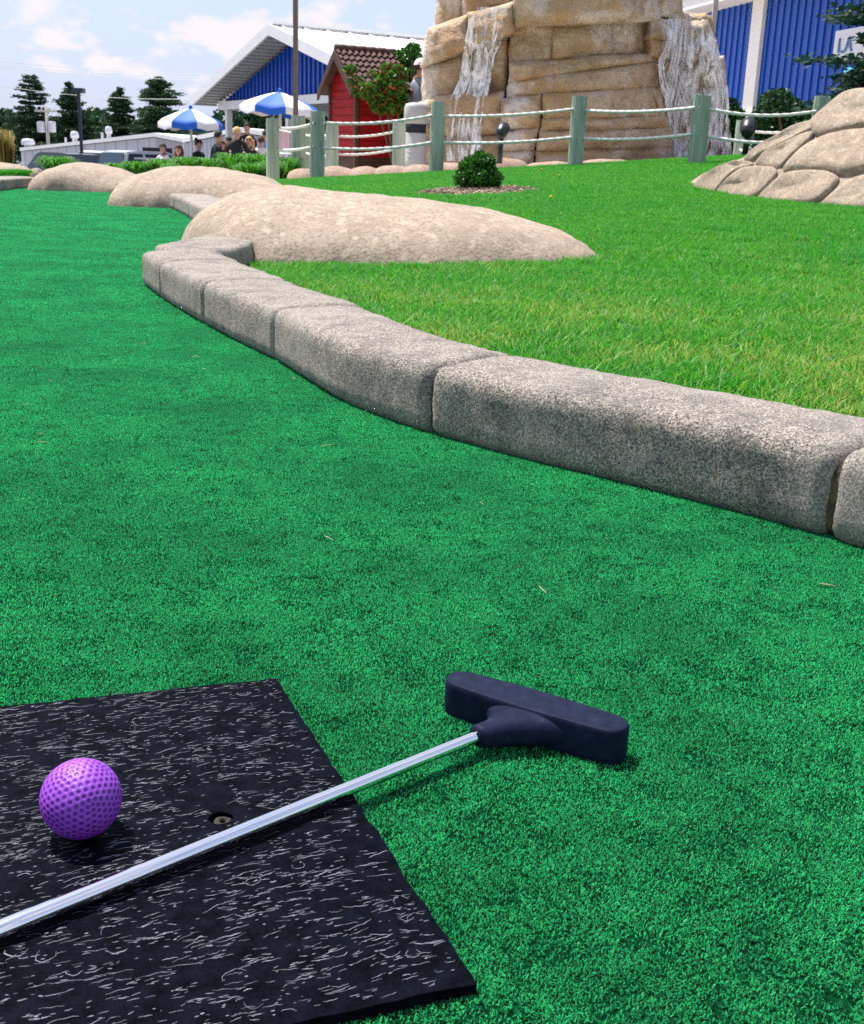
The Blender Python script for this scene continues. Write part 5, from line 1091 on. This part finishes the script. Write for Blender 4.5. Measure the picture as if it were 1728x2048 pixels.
# ------------------------------------------------------------------ warehouse, poles, wires
def low_building(pts, wallY, depth, label):
    P = [A(px, py, Y) for px, py, Y in pts]; g0 = -3.2; root = thing('warehouse', (P[0][0], P[0][1], g0), label, 'building', 'white warehouses')
    poly = [np.array([P[0][0], P[0][1], g0])] + P + [np.array([P[-1][0], P[-1][1], g0])]
    mb = MB(); bk = np.array([depth[0], depth[1], 0])
    for i in range(len(P) - 1):
        a, b_ = P[i], P[i + 1]; al, bl = np.array([a[0], a[1], g0]), np.array([b_[0], b_[1], g0]); mb.prism([al, bl, b_, a], bk)
    mb.build('wall', 'wallgrey', root)
    for i in range(len(P) - 1):
        a, b_ = P[i] + ez * .04, P[i + 1] + ez * .04; f = np.array([0, -.25, 0]); MB().prism([a + f, b_ + f, b_ + f + ez * .22, a + f + ez * .22], bk - f).build('roof', 'white', root)
        mb = MB(); nseg = 14
        for k in range(nseg): p = P[i] + (P[i + 1] - P[i]) * (k + .5) / nseg; mb.box((p[0], p[1] - .02, (p[2] + g0) / 2), (.05, .06, p[2] - g0))
        tag(mb.build('panel_ribs', 'wallgrey', root), None, None, None, 'stuff')
    return root
wh = low_building([(42, 303, 88), (310, 275, 70), (366, 286, 67)], 80, (8, 20), 'long low white warehouse with roof vents behind the parked cars')
low_building([(366, 287, 66), (476, 266, 58), (546, 276, 55)], 60, (8, 20), 'low white building with shallow gable behind the seated people')
for i, (px, py, Y, r) in enumerate([(57, 300, 88, .42), (150, 287, 82, .25), (218, 279, 77, .2)]):
    p = A(px, py, Y); MB().lathe(p, [(r * .7, -.6), (r * .7, .35), (r * 1.1, .36), (r * 1.2, .55), (r * .9, .78), (.01, .82)], 12).build('roof_vent', 'wallgrey', wh, True)
for px, py, Y in ((132, 290, 82), (205, 281, 77)): p = A(px, py, Y); MB().tube([p - ez * .5, p + ez * .5], .08, 8).build('roof_pipe', 'wallgrey', wh)
q = A(318, 306, 66.5); MB().box(q + np.array([0, -.35, 0]), (1.6, .3, .55)).build('door', 'dark', wh)
def tallpole(name, px, pyt, Y, wpx, mat, label, square=True, up=0, group=None):
    t_ = A(px, pyt, Y); g0 = ground_z(t_[0], Y) if t_[0] < 2 else .2; w_ = wpx * Y / F; root = thing(name, (t_[0], Y, g0), label, 'lamp post', group)
    if square: MB().box((t_[0], Y, (t_[2] + up + g0 - .2) / 2), (w_, w_, t_[2] + up - g0 + .2)).build('pole', mat, root, False, True, w_ * .15)
    else: MB().tube([(t_[0], Y, g0 - .2), (t_[0], Y, t_[2] + up)], [w_ / 2, w_ * .4], 10).build('pole', mat, root, True)
    return root, np.array([t_[0], Y, t_[2] + up]), w_
r_, tp_, w_ = tallpole('lamp_post', 591, -10, 25, 9, 'poleb', 'tall square brown lamp post in front of the blue gable', True, 2.5)
MB().box(tp_ + np.array([.3, 0, 0]), (.8, .35, .18)).build('lamp_head', 'poleb', r_)
r_, tp_, w_ = tallpole('lamp_post', 1433, -10, 20.5, 9, 'polew', 'grey lamp post behind the wide waterfall before the blue hall', True, 2.5)
MB().box(tp_ + np.array([.3, 0, 0]), (.8, .35, .18)).build('lamp_head', 'polew', r_)
r_, tp_, w_ = tallpole('lamp_post', 157, 184, 52, 5.5, 'lampd', 'dark blue parking lot lamp post left of the conifers', True)
MB().box(tp_ + np.array([.03, 0, .06]), (.42, .5, .2)).build('lamp_head', 'lampd', r_, False, True, .02); MB().box(tp_ + np.array([-.26, 0, .02]), (.16, .2, .1)).build('bracket', 'lampd', r_)
t_ = A(92, 213, 94); up_ = thing('utility_pole', (t_[0], 94, -2.97), 'wooden utility pole with two grey transformers behind the warehouse', 'utility pole')
MB().tube([(t_[0], 94, -3.2), (t_[0], 94, t_[2])], [.16, .12], 10).build('pole', 'polew', up_, True)
MB().box((t_[0], 93.8, t_[2] - .35), (1.7, .12, .14)).build('crossarm', 'polew', up_)
for dx in (-.7, -.3, .3, .7): MB().lathe((t_[0] + dx, 93.8, t_[2] - .28), [(.04, 0), (.07, .08), (.04, .14), (.06, .2), (.02, .26)], 8).build('insulator', 'wallgrey', up_, True)
for px in (82, 104): p = A(px, 254, 93.7); MB().lathe((p[0], 93.7, p[2] - .42), [(.01, 0), (.28, .02), (.30, .1), (.30, .74), (.24, .84), (.01, .86)], 12).build('transformer', 'wallgrey', up_, True)
for i, (s, e) in enumerate([((-40, 118), (700, 148)), ((-40, 126), (700, 152)), ((-40, 131), (700, 158)), ((-40, 165), (430, 196)), ((330, 178), (470, 130))]):
    a, b_ = A(*s, 96 + i * .5), A(*e, 96 + i * .5); pts_ = [a + (b_ - a) * u - ez * (.5 * 4 * u * (1 - u)) for u in np.linspace(0, 1, 14)]
    tag(MB().tube(pts_, .020, 4).build('power_line', 'soffit'), ['topmost thin power line crossing the sky', 'second thin power line from the top', 'third thin power line from the top', 'lowest thin power line just above the conifers', 'short power line slanting up to the blue gable'][i], 'wire', 'overhead power lines')

# ------------------------------------------------------------------ umbrellas, tables
def umbrella(px, pyt, pyr, wpx, Y, label, rot, tilt=(0, 0)):
    t_ = A(px, pyt, Y); zr = A(px, pyr, Y)[2]; r = wpx / 2 * Y / F; g0 = ground_z(t_[0], Y); root = thing('patio_umbrella', (t_[0], Y, g0), label, 'umbrella', 'blue and white patio umbrellas')
    MB().tube([(t_[0], Y, g0), (t_[0], Y, t_[2])], .035, 8).build('pole', 'uwhite', root, True); MB().ball((t_[0], Y, t_[2] + .02), .05, 8, 6, 0, (1, 1, 1.4)).build('finial', 'ublue', root, True)
    MB().lathe((t_[0], Y, g0), [(.25, 0), (.25, .06), (.05, .1), (.05, .2)], 14).build('base', 'black', root, True)
    for k in range(8):
        V = []; Fc = []; nu, nv = 6, 7
        for j in range(nv + 1):
            v = j / nv
            for i in range(nu + 1):
                u = i / nu; a0_, a1_ = rot + k * math.pi / 4, rot + (k + 1) * math.pi / 4; vv = min(1, v / .82)
                p = (np.array([math.cos(a0_), math.sin(a0_)]) * (1 - u) + np.array([math.cos(a1_), math.sin(a1_)]) * u) * r * vv
                z = t_[2] + (zr - t_[2]) * (vv ** 1.35) - .045 * r * vv * math.sin(math.pi * u)
                if v > .82: z -= (v - .82) / .18 * .17 - .015 * math.sin(u * math.pi * 3); 
                V.append((t_[0] + p[0], Y + p[1], z + p[0] * tilt[0] + p[1] * tilt[1]))
        for j in range(nv):
            for i in range(nu): q = j * (nu + 1) + i; Fc.append((q, q + 1, q + nu + 2, q + nu + 1))
        MB().add(V, Fc).build('panel', 'ublue' if k % 2 else 'uwhite', root, True)
        a = rot + k * math.pi / 4; e = np.array([t_[0] + r * .97 * math.cos(a), Y + r * .97 * math.sin(a), zr - .02 + r * .97 * (math.cos(a) * tilt[0] + math.sin(a) * tilt[1])])
        MB().tube([(t_[0], Y, t_[2] - .03), e], .010, 4).build('rib', 'uwhite', root)
    return root
umbrella(381, 217, 244, 124, 30.5, 'blue and white patio umbrella over the seated group, farther left one', -math.pi / 2 - math.pi / 8 + math.pi / 4)
umbrella(560, 184, 214, 152, 28.0, 'tilted blue and white patio umbrella in front of the blue gable', -math.pi / 2 - math.pi / 8 - .12 + math.pi / 4, (-.05, 0))
def picnic_table(px, Y, label):
    c = A(px, 320, Y); g0 = ground_z(c[0], Y); root = thing('picnic_table', (c[0], Y, g0), label, 'table', 'picnic tables on the patio')
    for k in range(4): MB().box((c[0], Y - .3 + k * .2, g0 + .72), (1.8, .18, .04)).build('plank', 'soffit', root)
    for s in (-1, 1): MB().box((c[0], Y + s * .72, g0 + .43), (1.8, .26, .04)).build('bench', 'soffit', root)
    for s in (-1, 1):
        for q in (-1, 1): MB().tube([(c[0] + s * .7, Y + q * .2, g0 + .70), (c[0] + s * .7, Y + q * .7, g0)], .035, 6).build('leg', 'soffit', root)
picnic_table(345, 30.8, 'grey picnic table under the umbrella on the left'); picnic_table(462, 30.6, 'grey picnic table among the people in black')
# cloth beside the second pole
c0 = A(569, 262, 27.6); c1 = A(569, 302, 27.6); V = []
for j in range(9):
    for i in range(9): u, v = i / 8, j / 8; V.append((c0[0] + (u - .5) * .22, 27.6 + .02 * math.sin(u * 12 + v), c0[2] + (c1[2] - c0[2]) * v - .01 * math.cos(u * 9)))
Fc = [(j * 9 + i, j * 9 + i + 1, j * 9 + i + 10, j * 9 + i + 9) for j in range(8) for i in range(8)]
o = MB().add(V, Fc).build('hanging_cloth', 'pink', None, True); tag(o, 'pale pink cloth hanging beside the pole of the tilted umbrella', 'cloth')
sm = o.modifiers.new('thickness', 'SOLIDIFY'); sm.thickness = .01

# ------------------------------------------------------------------ people
def cloth(name, col): M[name] = pm(name, col, .8, .08); return name
cloth('c_white', (.78, .74, .72)); cloth('c_black', (.010, .010, .012)); cloth('c_tan', (.55, .40, .26)); cloth('c_grey', (.22, .24, .30)); cloth('c_blue', (.10, .22, .42)); cloth('c_denim', (.05, .08, .16))
cloth('h_dark', (.018, .011, .008)); cloth('h_auburn', (.13, .045, .02)); cloth('h_brown', (.06, .03, .018)); cloth('h_blond', (.55, .36, .12))
def person(px, py, Y, label, shirt, hair, face=0.0, stand=False, lean=0.0, long_hair=False, arm_up=False, bun=False, cap=None, glasses=False, g0=None, group='people on the patio', scale=1.0):
    hc = A(px, py, Y); g = ground_z(hc[0], Y) if g0 is None else g0
    hz0 = 1.60 if stand else 1.20
    dz = hc[2] - g - hz0                               # small height differences between people
    k = scale
    J = {}; E = []
    def jt(n, p, r, par=None, mt=1): J[n] = (Vector(p), r, mt); (E.append((par, n)) if par else None)
    hz_h = .95 if stand else .48
    cz = lambda z: hz_h + (z - .48)
    lx = lean
    jt('pel', (0, 0, cz(.50)), (.155, .11), None, 2); jt('wst', (0, lx * .3, cz(.68)), (.135, .095), 'pel'); jt('cst', (0, lx * .7, cz(.90)), (.165, .11), 'wst'); jt('shl', (0, lx * .9, cz(1.00)), (.12, .085), 'cst')
    jt('nck', (0, lx + .01, cz(1.07)), (.055, .055), 'shl', 0); jt('hd0', (0, lx + .03, cz(1.14)), (.070, .080), 'nck', 0); jt('hd1', (0, lx + .035, cz(1.22)), (.078, .095), 'hd0', 0); jt('hd2', (0, lx + .03, cz(1.285)), (.060, .075), 'hd1', 0)
    for s, q in ((-1, 'l'), (1, 'r')):
        jt('sh' + q, (s * .175, lx * .85, cz(.985)), (.062, .062), 'shl')
        if arm_up and s > 0: jt('el' + q, (s * .30, lx, cz(1.12)), (.042, .042), 'sh' + q, 1); jt('wr' + q, (s * .18, lx + .05, cz(1.36)), (.030, .030), 'el' + q, 0); jt('hn' + q, (s * .10, lx + .05, cz(1.44)), (.034, .018), 'wr' + q, 0); jt('fg' + q, (s * .05, lx + .05, cz(1.50)), (.022, .012), 'hn' + q, 0)
        elif stand: jt('el' + q, (s * .24, -.02, cz(.74)), (.042, .042), 'sh' + q); jt('wr' + q, (s * .24, .08, cz(.52)), (.030, .030), 'el' + q, 0); jt('hn' + q, (s * .235, .11, cz(.44)), (.020, .036), 'wr' + q, 0); jt('fg' + q, (s * .23, .12, cz(.37)), (.012, .024), 'hn' + q, 0)
        else: jt('el' + q, (s * .235, lx * .6 + .08, cz(.76)), (.042, .042), 'sh' + q); jt('wr' + q, (s * .15, lx + .30, cz(.77)), (.030, .030), 'el' + q, 0); jt('hn' + q, (s * .12, lx + .37, cz(.775)), (.036, .020), 'wr' + q, 0); jt('fg' + q, (s * .10, lx + .44, cz(.77)), (.024, .012), 'hn' + q, 0)
        if stand: jt('hp' + q, (s * .09, 0, .88), (.085, .09), 'pel', 2); jt('kn' + q, (s * .10, .01, .50), (.06, .06), 'hp' + q, 2); jt('an' + q, (s * .10, 0, .09), (.042, .042), 'kn' + q, 2); jt('to' + q, (s * .11, .14, .04), (.042, .03), 'an' + q, 3)
        else: jt('hp' + q, (s * .10, .04, .50), (.085, .085), 'pel', 2); jt('kn' + q, (s * .12, .44, .50), (.06, .06), 'hp' + q, 2); jt('an' + q, (s * .12, .42, .09), (.042, .042), 'kn' + q, 2); jt('to' + q, (s * .12, .56, .04), (.042, .03), 'an' + q, 3)
    names = list(J); me = bpy.data.meshes.new('person'); me.from_pydata([J[n][0] for n in names], [(names.index(a), names.index(b_)) for a, b_ in E], []); tmp = bpy.data.objects.new('tmp', me); COL.objects.link(tmp)
    md = tmp.modifiers.new('skin', 'SKIN'); md.use_smooth_shade = True
    if not me.skin_vertices: me.attributes.new
    sv = me.skin_vertices[0].data if me.skin_vertices else None
    if sv is None:
        bpy.context.view_layer.objects.active = tmp; bpy.ops.mesh.customdata_skin_add(); sv = me.skin_vertices[0].data
    for i, n in enumerate(names): sv[i].radius = J[n][1]; sv[i].use_root = (n == 'pel')
    ss = tmp.modifiers.new('sub', 'SUBSURF'); ss.levels = 1; ss.render_levels = 1
    bpy.context.view_layer.update(); ev = tmp.evaluated_get(bpy.context.evaluated_depsgraph_get()); bm_ = bpy.data.meshes.new_from_object(ev); bpy.data.objects.remove(tmp)
    bm_.name = 'body'; bm_.materials.clear()
    for q in ('skin', shirt, 'c_denim', 'tyre'): bm_.materials.append(M[q])
    jp = np.array([J[n][0] for n in names]); jm = [J[n][2] for n in names]
    seg = [(np.array(J[a][0]), np.array(J[b_][0]), J[a][2], J[b_][2]) for a, b_ in E]
    mi = []
    for p in bm_.polygons:
        c = np.array(p.center); bd = 9; bmi = 0
        for a, b_, ma, mb_ in seg:
            d = b_ - a; u = float(np.clip((c - a) @ d / (d @ d), 0, 1)); dd = np.linalg.norm(c - a - d * u)
            if dd < bd: bd = dd; bmi = mb_ if u > .45 else ma
        mi.append(bmi)
    bm_.polygons.foreach_set('material_index', mi); bm_.polygons.foreach_set('use_smooth', [True] * len(mi))
    root = thing('person', (hc[0], Y, g + dz), label, 'person', group); root.rotation_euler = (0, 0, face); root.scale = (k, k, k)
    body = bpy.data.objects.new('body', bm_); link(body, root)
    hcl = np.array(J['hd1'][0])
    def local(mb, nm, mt, sm=True):
        mm = bpy.data.meshes.new(nm); mm.from_pydata(mb.v, [], mb.f); mm.materials.append(M[mt]); mm.polygons.foreach_set('use_smooth', [sm] * len(mm.polygons)); link(bpy.data.objects.new(nm, mm), root)
    # hair: cap over crown and back of the head
    mb = MB(); V = []; Fc = []; nu, nv = 14, 8
    for j in range(nv + 1):
        for i in range(nu + 1):
            a = i / nu * 2 * math.pi; fr = math.cos(a - math.pi / 2); lim = (1.0 if fr > .5 else 1.9 if fr < 0 else 1.5); th = j / nv * lim
            V.append(hcl + np.array([.093 * math.sin(th) * math.cos(a), .112 * math.sin(th) * math.sin(a) - .012, .005 + .118 * math.cos(th)]))
    for j in range(nv):
        for i in range(nu): q = j * (nu + 1) + i; Fc.append((q, q + 1, q + nu + 2, q + nu + 1))
    mb.add(V, Fc)
    if long_hair:
        for s in (-1, 0, 1): mb.tube([hcl + np.array([s * .07, -.05, .04]), hcl + np.array([s * .085, -.05 - .02 * (s == 0), -.12]), hcl + np.array([s * .085, -.03 - .04 * (s == 0), -.27])], [.045, .05, .02], 8)
    if bun: mb.ball(hcl + np.array([0, -.09, .11]), .05, 8, 6)
    local(mb, 'hair', hair)
    mb = MB(); mb.ball(hcl + np.array([0, .098, -.005]), .016, 6, 4, 0, (.8, 1, 1.3))
    for s in (-1, 1): mb.ball(hcl + np.array([s * .084, .0, -.005]), .022, 6, 4, 0, (.4, .7, 1.2))
    local(mb, 'nose_and_ears', 'skin')
    mb = MB()
    for s in (-1, 1): mb.ball(hcl + np.array([s * .033, .083, .018]), .016 if not glasses else .028, 6, 4, 0, (1, .5, .7))
    local(mb, 'sunglasses' if glasses else 'eyes', 'black')
    mb = MB(); mb.ball(hcl + np.array([0, .088, -.055]), .022, 6, 4, 0, (1, .35, .3)); local(mb, 'mouth', 'h_auburn')
    if cap:
        mb = MB(); V = []; Fc = []
        for j in range(6):
            for i in range(15): a = i / 14 * 2 * math.pi; th = j / 5 * 1.45; V.append(hcl + np.array([.105 * math.sin(th) * math.cos(a), .122 * math.sin(th) * math.sin(a) - .01, .015 + .125 * math.cos(th)]))
        for j in range(5):
            for i in range(14): q = j * 15 + i; Fc.append((q, q + 1, q + 16, q + 15))
        mb.add(V, Fc); mb.box(hcl + np.array([0, .15, .03]), (.14, .11, .012)); local(mb, 'cap', cap)
    return root
PI = math.pi
person(327, 297, 31.5, 'person in white shirt and sunglasses seated at the left end of the group', 'c_white', 'h_brown', PI - .5, glasses=True)
person(358, 300, 31.2, 'person with long auburn hair in black top facing the green', 'c_black', 'h_auburn', PI - .15, long_hair=True)
person(396, 290, 30.6, 'person with dark tied hair in black top seated right of the umbrella pole', 'c_black', 'h_dark', PI + 1.1, bun=True)
person(422, 281, 29.8, 'person in black T-shirt leaning forward over the table', 'c_black', 'h_dark', -PI / 2 + .5, lean=.16, scale=1.08)
person(444, 291, 31.0, 'person with long brown hair in black top seated facing the green', 'c_black', 'h_auburn', PI + .1, long_hair=True)
person(459, 284, 31.8, 'person with short dark hair in tan shirt turned to the left', 'c_tan', 'h_dark', PI / 2 + .4)
person(474, 274, 29.4, 'blond person in black T-shirt seen from behind', 'c_black', 'h_blond', .2, long_hair=False, scale=1.08)
person(494, 262, 31.6, 'standing person in black top looking down, hair tied up', 'c_black', 'h_dark', PI + .2, stand=True, bun=True)
person(499, 284, 30.2, 'seated person with long blond hair and black top below the standing one', 'c_black', 'h_blond', PI - .1, long_hair=True)
person(522, 283, 30.4, 'person with short brown hair and white shirt seen from behind near the first fence post', 'c_white', 'h_brown', .1)
person(532, 270, 30.9, 'person with one arm raised, half hidden by the first fence post', 'c_blue', 'h_brown', .5, arm_up=True)
person(839, 147, 18.9, 'person in grey shirt and white cap half hidden behind the rock tower', 'c_grey', 'h_brown', -.9, stand=True, cap='c_white', g0=.25, group=None)
person(1700, 170, 17.0, 'person in teal cap mostly hidden behind the rock outcrop', 'c_grey', 'h_brown', 1.9, stand=True, cap='teal', g0=.22, group=None)

# ------------------------------------------------------------------ parked cars
def car(px, pyt, Y, Ln, Wd, Ht, rz, body, label, van=False):
    t_ = A(px, pyt, Y); g0 = t_[2] - Ht; root = thing('parked_car', (t_[0], Y, g0), label, 'car', 'vehicles parked behind the green'); root.rotation_euler = (0, 0, rz); 
    def loc(mb, nm, mt, sm=False, bev=0.0):
        mm = bpy.data.meshes.new(nm); mm.from_pydata(mb.v, [], mb.f); mm.materials.append(M[mt]); bmq = bmesh.new(); bmq.from_mesh(mm); bmesh.ops.recalc_face_normals(bmq, faces=bmq.faces)
        if bev: bmesh.ops.bevel(bmq, geom=[e for e in bmq.edges if e.calc_face_angle(0) > .5], offset=bev, segments=2, affect='EDGES')
        bmq.to_mesh(mm); bmq.free(); mm.polygons.foreach_set('use_smooth', [sm] * len(mm.polygons)); o_ = bpy.data.objects.new(nm, mm); link(o_, root); return o_
    h1 = Ht * (.55); f = Ln / 2
    prof = [(-f, .28), (-f, h1 * .95), (-f * .93, h1), (f * .5, h1), (f * .97, h1 * .88), (f, h1 * .7), (f, .28)]
    loc(MB().prism([(x, -Wd / 2, z) for x, z in prof], (0, Wd, 0)), 'body', body, False, .06)
    cab = [(-f * .94, h1), (-f * .82, Ht * .97), (-f * .6, Ht), (f * .02, Ht), (f * .12, Ht * .97), (f * .48, h1)]
    mb = MB(); w0, w1 = Wd / 2 - .02, Wd / 2 - .16; n_ = len(cab); V = [(x, -(w0 if z <= h1 else w1), z) for x, z in cab] + [(x, (w0 if z <= h1 else w1), z) for x, z in cab]
    mb.add(V, [tuple(range(n_)), tuple(range(2 * n_ - 1, n_ - 1, -1))] + [(i, i + n_, (i + 1) % n_ + n_, (i + 1) % n_) for i in range(n_)]); loc(mb, 'cabin', body, False, .04)
    def quad(p, d): mb = MB(); mb.prism(p, d); return mb
    for s in (-1, 1):
        for (xa, xb_, xc, xd) in ((-f * .86, -f * .5, -f * .5, -f * .78), (-f * .45, -f * .05, -f * .05, -f * .45), (0, f * .40, f * .08, 0)):
            za, zt = h1 + .05, Ht * .93; ya = s * (w0 - .02 + .012); yt_ = s * (w1 + .022)
            loc(quad([(xa, ya, za), (xb_, ya, za), (xc, yt_, zt), (xd, yt_, zt)], (0, s * .012, 0)), 'window', 'glass')
    loc(quad([(f * .46, -w0 + .1, h1 + .05), (f * .46, w0 - .1, h1 + .05), (f * .14, w1 - .05, Ht * .95), (f * .14, -w1 + .05, Ht * .95)], (.015, 0, .02)), 'windscreen', 'glass')
    loc(quad([(-f * .94, -w0 + .12, h1 + .05), (-f * .94, w0 - .12, h1 + .05), (-f * .84, w1 - .05, Ht * .94), (-f * .84, -w1 + .05, Ht * .94)], (-.02, 0, .01)), 'rear_window', 'glass')
    for sx in (-.62, .62):
        for s in (-1, 1):
            mb = MB(); mb.tube([(f * sx, s * (Wd / 2 - .2), .33), (f * sx, s * (Wd / 2 + .01), .33)], .33, 18); wh_ = loc(mb, 'wheel', 'tyre', True); mb = MB(); mb.tube([(f * sx, s * (Wd / 2), .33), (f * sx, s * (Wd / 2 + .02), .33)], .2, 14); rm_ = loc(mb, 'rim', 'cars', False); rm_.parent = wh_
    for s in (-1, 1): loc(MB().box((f - .02, s * Wd * .36, h1 * .74), (.08, .3, .12)), 'headlight', 'uwhite'); loc(MB().box((-f + .02, s * Wd * .42, h1 * .8), (.08, .14, .26)), 'tail_light', 'red')
car(112, 305, 50, 4.7, 1.85, 1.75, 2.5, 'carg', 'dark grey car half hidden by the low grass clump at the left')
car(308, 303, 46, 4.5, 1.8, 1.65, .9, 'cars', 'silver car behind the grass clumps left of the seated group')
car(226, 303, 60, 4.6, 1.9, 1.7, 1.3, 'carw', 'white vehicle parked before the warehouse between the two other cars')
